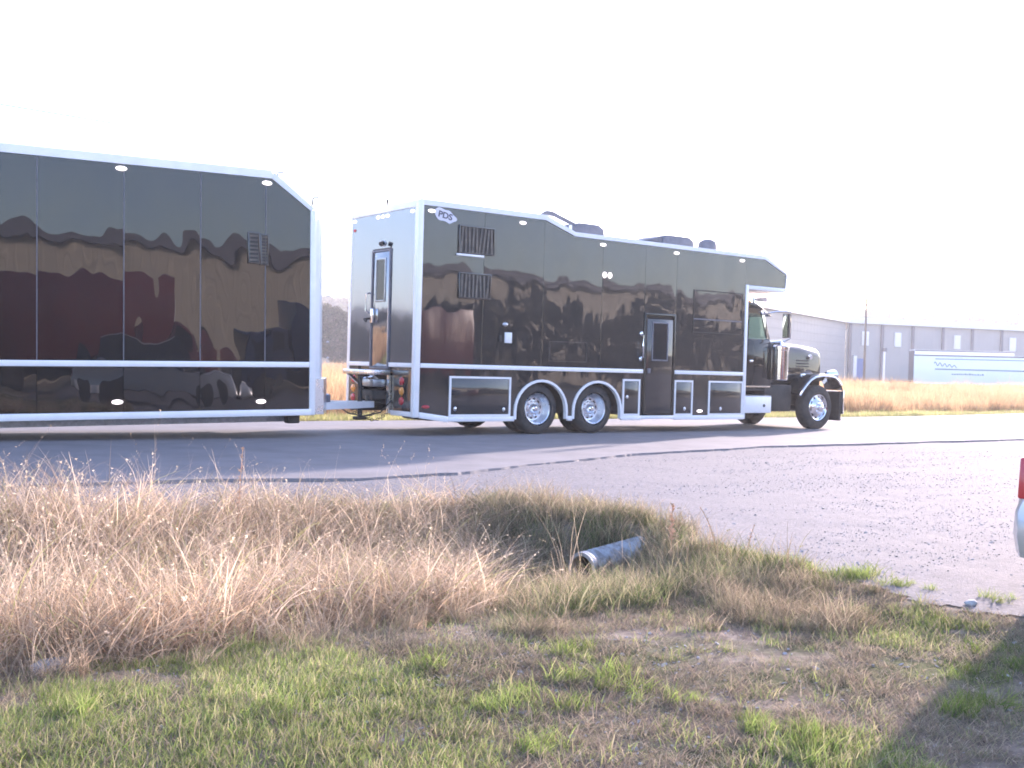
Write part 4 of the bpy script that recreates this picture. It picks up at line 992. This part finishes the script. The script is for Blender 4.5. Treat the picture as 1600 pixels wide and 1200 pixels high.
# air cleaner: perforated chrome canister
ac_c = (9.97, 0.20)
acl = MB().lathe([(1.15, 0.001), (1.15, 0.17), (1.17, 0.185), (1.84, 0.185), (1.86, 0.20), (1.93, 0.20), (1.97, 0.16), (1.99, 0.001)], (ac_c[0], ac_c[1], 0), 'z', 36).build('air_cleaner', M['chrome'], T)
mb = MB()
for r_ in range(16):
    for k in range(30):
        a = 2 * math.pi * (k + 0.5 * (r_ % 2)) / 30
        x_, y_ = ac_c[0] + 0.186 * math.cos(a), ac_c[1] + 0.186 * math.sin(a); z_ = 1.22 + r_ * 0.038
        tx_, ty_ = -math.sin(a), math.cos(a)
        mb.add([(x_ + tx_ * .009, y_ + ty_ * .009, z_), (x_, y_, z_ + .010), (x_ - tx_ * .009, y_ - ty_ * .009, z_), (x_, y_, z_ - .010)], [(0, 1, 2, 3)])
mb.build('air_cleaner_perforations', M['dark'], acl, smooth=False)
MB().tube([(9.97, 0.2, 1.95), (9.97, 0.22, 2.02), (9.9, 0.45, 2.0), (9.88, 0.6, 1.95)], 0.07, 12).build('air_intake_pipe', M['chrome'], T)
# mirror
mr = MB().tube([(9.42, 0.30, 2.66), (9.60, 0.05, 2.72), (9.86, -0.03, 2.74), (9.99, -0.05, 2.73), (10.0, -0.05, 2.6), (9.99, -0.05, 2.12), (9.9, 0.0, 2.06), (9.72, 0.30, 2.02)], 0.017, 8).build('mirror_bracket', M['chrome'], T)
MB().box(9.84, 9.90, -0.12, 0.06, 2.13, 2.68).build('mirror', M['dark'], mr, bevel=0.015)
MB().box(9.832, 9.8395, -0.10, 0.04, 2.15, 2.66).build('mirror_glass', M['chrome'], mr)
# fender over the front wheel
FX, FR = 11.32, 0.60
def fender(y0, y1):
    out = []; th = []
    path = [(10.58, 0.86), (10.72, 0.98), (10.84, 1.10), (10.98, 1.21), (11.15, 1.285), (11.35, 1.32), (11.6, 1.33), (11.85, 1.30), (12.02, 1.22), (12.16, 1.08), (12.22, 0.95)]
    inner = [(x_ + (0.05 if x_ < 11.3 else -0.05), z_ - 0.07) for x_, z_ in path]
    ys_ = [y0, y0 + 0.03, y0 + 0.10, (y0 + y1) / 2, y1]
    drop = [0.07, 0.015, 0.0, 0.0, 0.0]
    v = []; f = []; n_ = len(path)
    for yy, dp in zip(ys_, drop):
        cx_, cz_ = 11.4, 0.6
        v += [(cx_ + (x_ - cx_) * (1 - dp * 0.6), yy, cz_ + (z_ - cz_) * (1 - dp)) for x_, z_ in path]
    for a in range(len(ys_) - 1):
        for k in range(n_ - 1): f.append((a * n_ + k, a * n_ + k + 1, (a + 1) * n_ + k + 1, (a + 1) * n_ + k))
    o = MB().add(v, f).build('fender', M['black_cab'], T, ang=60)
    sm = o.modifiers.new('thickness', 'SOLIDIFY'); sm.thickness = 0.03
    return o
fd = fender(0.10, 0.66); fd2 = fender(WID - 0.66, WID - 0.10)
def arc_trim(yy):
    path = [(10.58, 0.80), (10.70, 0.94), (10.84, 1.07), (10.98, 1.175), (11.15, 1.245), (11.35, 1.275), (11.6, 1.28), (11.85, 1.25), (12.0, 1.17), (12.10, 1.07)]
    return MB().tube([(x_, yy, z_) for x_, z_ in path], 0.026, 8).build('fender_trim', M['chrome'], T)
arc_trim(0.10)
make_wheel(T, (FX, 0.14, 0.525), 0.535, 0.325, True, w=0.30)
make_wheel(T, (FX, WID - 0.14, 0.525), 0.535, 0.325, True, side=1, w=0.30)
MB().cyl((FX, 0.4, 0.5), (FX, WID - 0.4, 0.5), 0.07, n=12).build('front_axle', M['dark'], T)
# headlamps and bumper
for s, yy in ((-1, 0.34), (1, WID - 0.34)):
    MB().lathe([(-0.22, 0.02), (-0.16, 0.09), (0, 0.125), (0.10, 0.135), (0.12, 0.12), (0.14, 0.001)], (12.02, yy, 1.30), 'x', 24).build('headlamp', M['chrome'], T)
    MB().tube([(12.1, yy, 1.28), (12.06, yy + s * -0.2, 1.2), (12.0, CY + s * 0.5, 1.15)], 0.03, 8).build('headlamp_bracket', M['chrome'], T)
bp = [(12.16, 0.05), (12.26, 0.12), (12.30, 0.5), (12.30, WID - 0.5), (12.26, WID - 0.12), (12.16, WID - 0.05), (12.13, WID - 0.05), (12.22, WID - 0.5), (12.22, 0.5), (12.13, 0.05)]
MB().prism(bp, 'z', 0.36, 0.92).build('bumper', M['chrome'], T, bevel=0.02)
MB().box(12.08, 12.15, 0.12, 0.62, 0.20, 0.90).build('mud_guard', M['dark'], T)

# ------------------------------------------------------------------ race trailer
TR = thing('box_trailer', 'glossy black stacker trailer with white trim hitched behind the motorhome truck', 'trailer', (-1.997, 0, 0), (0, -0.019, -0.067))
TW = 2.57; TLEN = 13.0
tz = 4.27
pan = [0.0, -0.80, -1.86, -3.03, -4.26, -5.5, -6.75, -8.0, -9.25, -10.5, -11.75, -TLEN]
for k in range(len(pan) - 1):
    x1, x0 = pan[k] - g, pan[k + 1] + g
    if k == 0:
        poly = [(x0, 1.29), (-0.03, 1.29), (-0.03, 3.80), (-0.70, tz - 0.003), (x0, tz - 0.003)]
        polyl = [(x0, 0.505), (-0.03, 0.505), (-0.03, 1.19), (x0, 1.19)]
    else:
        poly = [(x0, 1.29), (x1, 1.29), (x1, tz - 0.003), (x0, tz - 0.003)]; polyl = [(x0, 0.505), (x1, 0.505), (x1, 1.19), (x0, 1.19)]
    MB().prism(poly, 'y', 0.0, 0.03).build('side_panel', M['black'], TR, bevel=0.002, seg=1)
    MB().prism(polyl, 'y', 0.0, 0.03).build('lower_side_panel', M['black'], TR, bevel=0.002, seg=1)
    if k: MB().box(pan[k] - 0.007, pan[k] + 0.007, -0.006, -0.0005, 1.29, tz - 0.02).build('seam_strip', M['grey'], TR)
MB().prism([(-TLEN, 0.5), (-0.05, 0.5), (-0.05, 3.80), (-0.71, tz - 0.01), (-TLEN, tz - 0.01)], 'y', 0.034, TW).build('body_shell', M['black'], TR)
MB().box(-TLEN, -0.03, -0.022, -0.001, 1.195, 1.285).build('belt_trim', M['trim'], TR, bevel=0.006)
MB().box(-TLEN, 0.0, -0.028, 0.05, 0.395, 0.50).build('bottom_rail', M['trim'], TR, bevel=0.008)
MB().prism([(-TLEN, tz), (-0.70, tz), (-0.66, tz + 0.02), (-0.72, tz + 0.13), (-TLEN, tz + 0.13)], 'y', -0.022, 0.06).build('roof_rail', M['trim'], TR)
MB().box(-TLEN, -0.72, 0.062, TW, tz, tz + 0.04).build('roof_deck', M['white'], TR)
MB().prism([(-0.70, tz), (-0.03, 3.80), (0.05, 3.83), (-0.66, tz + 0.10)], 'y', -0.022, TW).build('roof_slope_trim', M['white'], TR)
MB().box(-0.028, 0.075, -0.022, 0.10, 0.395, 3.81).build('corner_post', M['trim'], TR, bevel=0.02, seg=3)
# bright V-shaped nose
nose = [(0.0, 0.10), (0.22, 0.16), (0.50, 0.75), (0.58, TW / 2), (0.50, TW - 0.75), (0.3, TW - 0.16), (0.0, TW - 0.1)]
MB().prism([(0.0 + a, b) for a, b in nose], 'z', 0.50, 3.70).build('nose', M['white'], TR, bevel=0.04)
MB().prism([(0.0, 0.08), (0.28, 0.13), (0.58, 0.72), (0.66, TW / 2), (0.58, TW - 0.72), (0.28, TW - 0.13), (0.0, TW - 0.08)], 'z', 0.40, 1.0).build('stone_guard', M['alu'], TR)
for zz in (0.72, 1.35, 1.62, 2.4, 3.1, 3.72): MB().lathe([(0, 0.028), (0.02, 0.02), (0.024, 0.001)], (0.42, 0.30, zz), 'z', 8).build('nose_rivet', M['steel'], TR)
MB().tube([(0.02, 0.08, 3.83), (0.04, 0.06, 4.02), (0.10, 0.05, 4.05), (0.14, 0.05, 4.0)], 0.014).build('roof_hook', M['dark'], TR)
MB().tube([(-0.55, 0.2, tz), (-0.52, 0.2, tz + 0.14), (-0.42, 0.2, tz + 0.16)], 0.012).build('roof_hook', M['dark'], TR)
for x_, z_ in ((-3.07, 4.2), (-0.78, 4.19), (-3.12, 0.655), (-0.86, 0.635), (-6.2, 4.2), (-6.2, 0.65)):
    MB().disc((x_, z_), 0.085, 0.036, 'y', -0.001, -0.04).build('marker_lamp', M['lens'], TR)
slat_grid(-1.10, -0.90, 2.87, 3.38, 7, TR, vertical=False)  # two narrow slat grids with level bars
slat_grid(-0.90, -0.75, 2.85, 3.36, 9, TR, vertical=False)
MB().box(-0.32, -0.11, 0.2, 0.4, 0.25, 0.40).build('landing_foot', M['dark'], TR, bevel=0.02)
for xx in (-8.6, -9.7, -10.8):
    for yy, sd in ((0.02, -1), (TW - 0.02, 1)): make_wheel(TR, (xx, yy, 0.40 - xx * -0.019 + 0.38 * 0), 0.40, 0.24, False, side=sd, w=0.24)
for yy in (0.6, TW - 0.72): MB().box(-TLEN, -0.2, yy, yy + 0.1, 0.26, 0.40).build('chassis_rail', M['steel'], TR)
# A-frame tongue, coupler, jack
for s in (-1, 1):
    y0 = CY + s * 0.75; MB().prism([(0.0, y0 - 0.05), (0.0, y0 + 0.05), (1.72, CY + s * 0.05 + 0.04), (1.72, CY + s * 0.05 - 0.04)], 'z', 0.44, 0.56).build('tongue_beam', M['trim'], TR)
MB().box(1.60, 1.98, CY - 0.07, CY + 0.07, 0.50, 0.66).build('coupler', M['dark'], TR, bevel=0.02)
MB().cyl((1.45, CY - 0.05, 0.28), (1.45, CY - 0.05, 1.02), 0.045, n=14).build('tongue_jack', M['dark'], TR)
MB().box(1.35, 1.55, CY - 0.15, CY + 0.05, 0.22, 0.28).build('jack_foot', M['dark'], TR, bevel=0.01)
MB().box(0.45, 0.75, CY - 0.35, CY + 0.3, 0.565, 0.70).build('tongue_step', M['grey'], TR, bevel=0.01)
MB().tube([(1.5, CY - 0.05, 0.98), (1.62, CY - 0.05, 1.0), (1.66, CY - 0.2, 1.02)], 0.018).build('jack_crank', M['chrome'], TR)
def chain(p, q, sag, n=13, name='safety_chain'):
    p, q = Vector(p), Vector(q); mb = MB()
    for i in range(n):
        u = (i + .5) / n; c = p.lerp(q, u); c.z -= sag * 4 * u * (1 - u)
        for k in range(10):
            a0 = 2 * math.pi * k / 10; a1 = 2 * math.pi * (k + 1) / 10
            ax = (0, 1) if i % 2 else (1, 0)
            def pt(a): return (c.x + 0.032 * math.cos(a), c.y + 0.02 * math.sin(a) * ax[0], c.z + 0.02 * math.sin(a) * ax[1])
            mb.tube([pt(a0), pt(a1)], 0.007, 4)
    return mb.build(name, M['dark'], TR)
chain((1.35, CY - 0.12, 0.42), (1.98, CY - 0.35, 0.50), 0.24)
chain((1.35, CY + 0.12, 0.42), (2.05, CY + 0.3, 0.50), 0.22)
MB().tube([(0.9, CY - 0.3, 0.5), (1.1, CY - 0.32, 0.36), (1.4, CY - 0.3, 0.30), (1.75, CY - 0.3, 0.36), (1.98, CY - 0.35, 0.62)], 0.014).build('wiring_cable', M['dark'], TR)

# ------------------------------------------------------------------ culvert
cv = thing('culvert_pipe', 'corrugated galvanised culvert pipe poking from the driveway bank', 'pipe', (-4.50, -10.18, 0))
ax = Vector((1.55, 0.42, 0.07)); L = ax.length; r0 = 0.115
prof = []
nn = 46
for i in range(nn * 2 + 1):
    t = L * i / (nn * 2); prof.append((t, r0 + 0.016 * math.cos(i * math.pi / 2)))
inner = [(t, r - 0.012) for t, r in reversed(prof)]
mb = MB().lathe(prof + inner, (0, 0, 0), 'x', 32, close=True)
o = mb.build('pipe_wall', M['culvert'], cv, ang=60)
o.rotation_euler = ax.to_track_quat('X', 'Z').to_euler(); o.location = (0, 0, -0.27)
lin_ = MB().lathe([(0.012, r0 - 0.031), (0.7, r0 - 0.031)], (0, 0, 0), 'x', 32).build('pipe_lining', M['rust'], cv)  # added liner, the mouth's shade painted into its colour
lin_.rotation_euler = o.rotation_euler; lin_.location = o.location
o2 = MB().lathe([(-0.03, r0 + 0.014), (0.03, r0 + 0.016), (0.03, r0 - 0.016), (-0.03, r0 - 0.014)], (0, 0, 0), 'x', 32, close=True).build('pipe_rim', M['culvert'], cv)
o2.rotation_euler = o.rotation_euler; o2.location = o.location
o3 = MB().cyl((0.7, 0, 0), (0.72, 0, 0), r0 - 0.02, n=24).build('pipe_silt', M['rust'], cv)  # disc closing the pipe, darkened like the shaded lining
o3.rotation_euler = o.rotation_euler; o3.location = o.location

# ------------------------------------------------------------------ parked car at the right edge
def car(loc, yaw):
    c = thing('parked_car', 'silver estate car whose red tail lamp and bumper corner show at the right edge', 'car', loc, (0, 0, yaw))
    # x forward from rear bumper, y to its left positive; width 1.75
    w = 0.875
    low = [(0.06, 0.32), (0.0, 0.45), (0.02, 0.58), (0.10, 0.66), (0.12, 0.92), (0.25, 1.0), (1.0, 1.02), (3.2, 0.98), (4.1, 0.84), (4.45, 0.62), (4.48, 0.38), (4.3, 0.28)]
    secs = []
    for yy, sh, lift in ((-w, 0.10, 0.05), (-w + 0.05, 0.03, 0.01), (-w + 0.2, 0.0, 0.0), (w - 0.2, 0.0, 0.0), (w - 0.05, 0.03, 0.01), (w, 0.10, 0.05)):
        secs.append([(2.24 + (x_ - 2.24) * (1 - sh * 0.5), yy, 0.6 + (z_ - 0.6) * (1 - sh)) for x_, z_ in low])
    loft(secs, 'body', M['silver'], c, ang=40)
    gh = [(0.22, 1.0), (0.42, 1.66), (1.2, 1.74), (2.5, 1.70), (3.3, 0.98)]
    secs = []
    for yy, sh in ((-w + 0.06, 0.0), (-w + 0.18, 1.0), (w - 0.18, 1.0), (w - 0.06, 0.0)):
        secs.append([(x_, yy, 0.98 + (z_ - 0.98) * sh) for x_, z_ in gh])
    loft(secs, 'cabin_glass', M['glass'], c, ang=40)
    MB().prism([(0.40, 1.665), (1.2, 1.745), (2.5, 1.705), (2.5, 1.74), (1.2, 1.785), (0.40, 1.70)], 'y', -w + 0.19, w - 0.19).build('roof', M['silver'], c, bevel=0.01)
    for sy in (-1, 1):
        MB().prism([(0.09, 0.66), (0.30, 0.66), (0.28, 0.90), (0.12, 0.90)], 'y', sy * (w - 0.16), sy * (w - 0.02)).build('tail_lamp', M['red'], c, bevel=0.015)
        for xx in (0.85, 3.55):
            make_wheel(c, (xx, sy * (w - 0.02), 0.31), 0.31, 0.20, False, side=sy, w=0.2)
            MB().cyl((xx, sy * (w - 0.30), 0.34), (xx, sy * (w + 0.003), 0.34), 0.37, n=28).build('wheel_well', M['dark'], c)
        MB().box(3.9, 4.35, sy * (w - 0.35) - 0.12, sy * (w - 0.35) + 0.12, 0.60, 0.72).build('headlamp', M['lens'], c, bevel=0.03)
        MB().box(2.55, 2.72, sy * (w + 0.07) - 0.08, sy * (w + 0.07) + 0.08, 0.98, 1.1).build('door_mirror', M['silver'], c, bevel=0.03)
    bpoly = [(0.0, -w + 0.12), (0.35, -w - 0.012), (0.9 - 0.36, -w - 0.012), (0.54, -w + 0.02), (0.36, -w + 0.02), (0.05, -w + 0.16), (0.05, w - 0.16), (0.36, w - 0.02), (0.54, w - 0.02), (0.54, w + 0.012), (0.35, w + 0.012), (0.0, w - 0.12), (-0.05, w - 0.3), (-0.05, -w + 0.3)]
    MB().prism(bpoly, 'z', 0.33, 0.58).build('rear_bumper', M['white'], c, bevel=0.02)
    MB().box(-0.012, 0.1, -0.25, 0.25, 0.62, 0.74).build('number_plate', M['white'], c)
    return c
car((-4.00, -14.35, -0.02), R(10))

# ------------------------------------------------------------------ small things on the ground
bm = bmesh.new(); bmesh.ops.create_icosphere(bm, subdivisions=3, radius=1)
for vv in bm.verts:
    k_ = 0.75 + 0.5 * float(vnoise(vv.co.x * 1.0 + 3, vv.co.y * 1.0 + vv.co.z, 1.7, 3)) + 0.35 * float(vnoise(vv.co.x + 3, vv.co.y + 2 * vv.co.z, 5.5, 4)); vv.co *= k_; vv.co.x *= 0.085; vv.co.y *= 0.06; vv.co.z *= 0.028
me = bpy.data.meshes.new('plastic_bag'); bm.to_mesh(me); bm.free(); me.materials.append(M['cloth'])
o = bpy.data.objects.new('plastic_bag', me); COL.objects.link(o); o.location = (-8.80, -11.36, float(height(-8.80, -11.36)) + 0.045)
tag(o, 'crumpled pale plastic scrap at the foot of the tall grass, far left', 'litter')
bm = bmesh.new(); bmesh.ops.create_icosphere(bm, subdivisions=2, radius=1)
for vv in bm.verts:
    vv.co *= 0.8 + 0.4 * float(vnoise(vv.co.x + 5, vv.co.y + vv.co.z, 2.1, 5)); vv.co.x *= 0.045; vv.co.y *= 0.035; vv.co.z *= 0.022
me = bpy.data.meshes.new('white_stone'); bm.to_mesh(me); bm.free(); me.materials.append(M['cloth'])
o = bpy.data.objects.new('white_stone', me); COL.objects.link(o); o.location = (-4.07, -13.24, float(height(-4.07, -13.24)) + 0.02)
tag(o, 'small white stone on the driveway edge near the right side', 'stone')

def weed(name, label, loc, h, cols, seedn=40, spread=0.03, lean=(0.0, 0.0)):
    t = thing(name, label, 'weed', loc)
    pts = [(lean[0] * u * u, lean[1] * u * u, h * u) for u in np.linspace(0, 1, 8)]
    MB().tube(pts, [0.006 * (1 - 0.6 * i / 7) for i in range(8)], 5).build('stem', M['weed'], t)
    mb = MB()
    for i in range(seedn):
        u = random.uniform(0.35, 1.0); p = Vector((lean[0] * u * u, lean[1] * u * u, h * u))
        d = Vector((random.gauss(0, 1), random.gauss(0, 1), abs(random.gauss(0.6, 0.6)))).normalized() * random.uniform(0.5, 1) * spread * (1.3 - u * 0.6); s = Vector((random.gauss(0, 1), random.gauss(0, 1), 0)).normalized() * 0.004
        mb.add([p - s, p + s, p + d + s * 1.5, p + d - s * 1.5], [(0, 1, 2, 3)])
    mb.build('seed_head', M['weed'], t, smooth=False)
    return t
M['weed'] = mat('orange_dry_stem', (0.72, 0.38, 0.24), 0.8, c2=(0.60, 0.42, 0.28), nscale=20)
weed('dry_weed', 'orange-pink dry weed spike standing above the culvert pipe', (-4.2, -10.85, -0.12), 0.42, None, 120, 0.045)
weed('dry_weed', 'thin bent dry stalk just right of the orange weed spike', (-3.98, -11.1, -0.08), 0.38, None, 30, 0.02, (-0.12, 0.06))
weed('dry_weed', 'pale forked dry stalk, rightmost of the stalks along the driveway edge', (-3.86, -11.3, -0.08), 0.26, None, 30, 0.03, (0.08, 0.0))
weed('dry_weed', 'tall thin seeding stalk in front of the trailer hitch', (-6.75, -8.6, -0.33), 0.95, None, 70, 0.035, (0.03, 0.0))

# ------------------------------------------------------------------ what the gloss black panels mirror, behind the viewpoint
TB = thing('metal_building', 'tan metal building behind the viewpoint, seen mirrored in the black panels', 'building', (0, 0, 0))
tw, td, tn, tl = wall_run((95, -47), (-8, -41), 7.0, 1.0, TB, M['wall_tan'])
MB().prism([(95, -46.6), (-8.5, -40.6), (-8.5, -60), (95, -66)], 'z', 7.0, 7.5).build('roof', M['gap'], TB, smooth=False)
MB().prism([(-8, -41.3), (-8.2, -60), (-7.9, -60), (-7.7, -41.3)], 'z', -0.1, 7.0).build('end_wall', M['wall_tan'], TB, smooth=False)
for s in (12, 30, 46, 62, 78, 92):
    a = Vector((95, -47, 0)) + td * s + tn * 0.05; b = a + td * 4
    MB().prism([(a.x, a.y), (b.x, b.y), (b.x + tn.x * .1, b.y + tn.y * .1), (a.x + tn.x * .1, a.y + tn.y * .1)], 'z', 0, 4.2).build('roller_door', M['gap'] if s % 4 else M['white'], TB, smooth=False)
def box_truck(label, loc, yaw, mt, L=6.5, h=3.6):
    t = thing('box_truck', label, 'truck', loc, (0, 0, yaw), 'trucks mirrored in the black panels')
    MB().box(0, L, -1.2, 1.2, 0.95, h).build('cargo_box', mt, t, bevel=0.05)
    MB().prism([(L + 0.1, 0.5), (L + 2.0, 0.5), (L + 2.05, 1.35), (L + 1.75, 1.5), (L + 1.35, 2.4), (L + 0.1, 2.45)], 'y', -1.05, 1.05).build('cab', mt, t, bevel=0.06)
    MB().prism([(L + 1.74, 1.53), (L + 1.39, 2.33), (L + 1.45, 2.33), (L + 1.8, 1.53)], 'y', -0.95, 0.95).build('windscreen', M['glass'], t)
    for sy in (-1, 1):
        MB().box(L + 0.4, L + 1.3, sy * 1.055 - 0.01, sy * 1.055 + 0.01, 1.5, 2.25).build('side_window', M['glass'], t)
        for xx in (1.2, L + 1.3): MB().cyl((xx, sy * 0.75, 0.48), (xx, sy * 1.08, 0.48), 0.48, n=20).build('wheel', M['rubber'], t, bevel=0.04)
    MB().box(0, L + 1.9, -0.4, 0.4, 0.5, 0.93).build('chassis', M['dark'], t)
    MB().box(L + 1.95, L + 2.15, -1.05, 1.05, 0.4, 0.7).build('bumper', M['chrome'], t, bevel=0.03)
    return t
box_truck('maroon box truck behind the viewpoint, mirrored in the left half of the trailer', (-6.5, -22.6, -0.05), R(3), M['maroon'], 6.0, 4.0)
box_truck('dark blue box truck behind the viewpoint, mirrored mid trailer', (8.6, -22.9, -0.05), R(178), M['navy'], 4.4, 3.3)
box_truck('maroon box truck nearest the mirrored trees, in the trailer front panels', (15.5, -23.2, -0.05), R(176), M['maroon'], 3.6, 3.6)
def tree(label, x, y, h, w):
    t = thing('bare_tree', label, 'tree', (x, y, 0), group='trees mirrored in the black panels')
    MB().tube([(0, 0, -0.3), (0.1, 0, h * 0.3), (0, 0.15, h * 0.6), (0.1, 0.1, h * 0.9)], [0.22, 0.17, 0.11, 0.04], 8).build('trunk', M['bark'], t)
    mb = MB()
    for i in range(520):
        d = np.random.normal(0, 1, 3); d /= np.linalg.norm(d); p = d * np.random.uniform(0.3, 1) ** 0.5 * np.array([w, w, h * 0.42]) * (0.8 + 0.4 * float(vnoise(d[0] * 2 + x, d[1] * 2 + d[2], 1.3, 7))) + np.array([0, 0, h * 0.56])
        a, b = np.random.normal(0, .22, 3), np.random.normal(0, .22, 3)
        mb.add([p - a, p + b, p + a, p - b], [(0, 1, 2, 3)])
    mb.build('crown', M['wood_far'], t, smooth=False)
TL = ['dark bushy tree behind the viewpoint, nearest the maroon truck in the mirrored row', 'broad dark tree mirrored just ahead of the rear vents of the motorhome', 'lowest dark bush of the mirrored row, left of the wheel arches', 'tall dark tree mirrored above the rear wheels of the motorhome', 'smaller dark tree mirrored between the wheels and the entry door', 'tall dark tree mirrored beside the entry door', 'middling dark tree mirrored under the slide-out window', 'widest dark tree, at the far cab end of the mirrored row']
for label_, (x_, y_, h_, w_) in zip(TL, ((21, -30, 4.6, 2.6), (26.5, -32, 5.6, 3.2), (33, -31, 4.4, 3.0), (39, -34, 6.0, 3.4), (46, -33, 5.0, 3.2), (53, -35, 6.2, 3.6), (61, -34, 5.4, 3.4), (70, -37, 6.4, 4.0))):
    tree(label_, x_, y_, h_, w_)

# ------------------------------------------------------------------ air
HZ = True
if HZ:
    mb = MB().box(-700, 1000, -80, 1000, -1.6, 50)
    hz = mb.build('haze', M['white'], None, smooth=False); hz['kind'] = 'stuff'
    hm = bpy.data.materials.new('haze_air'); hm.use_nodes = True; nt = hm.node_tree; nt.nodes.clear()
    o_ = nt.nodes.new('ShaderNodeOutputMaterial'); pv = nt.nodes.new('ShaderNodeVolumePrincipled')
    pv.inputs['Color'].default_value = (0.95, 0.96, 1.0, 1); pv.inputs['Density'].default_value = 0.00085; pv.inputs['Anisotropy'].default_value = 0.3
    nt.links.new(pv.outputs[0], o_.inputs['Volume'])
    hz.data.materials.clear(); hz.data.materials.append(hm)
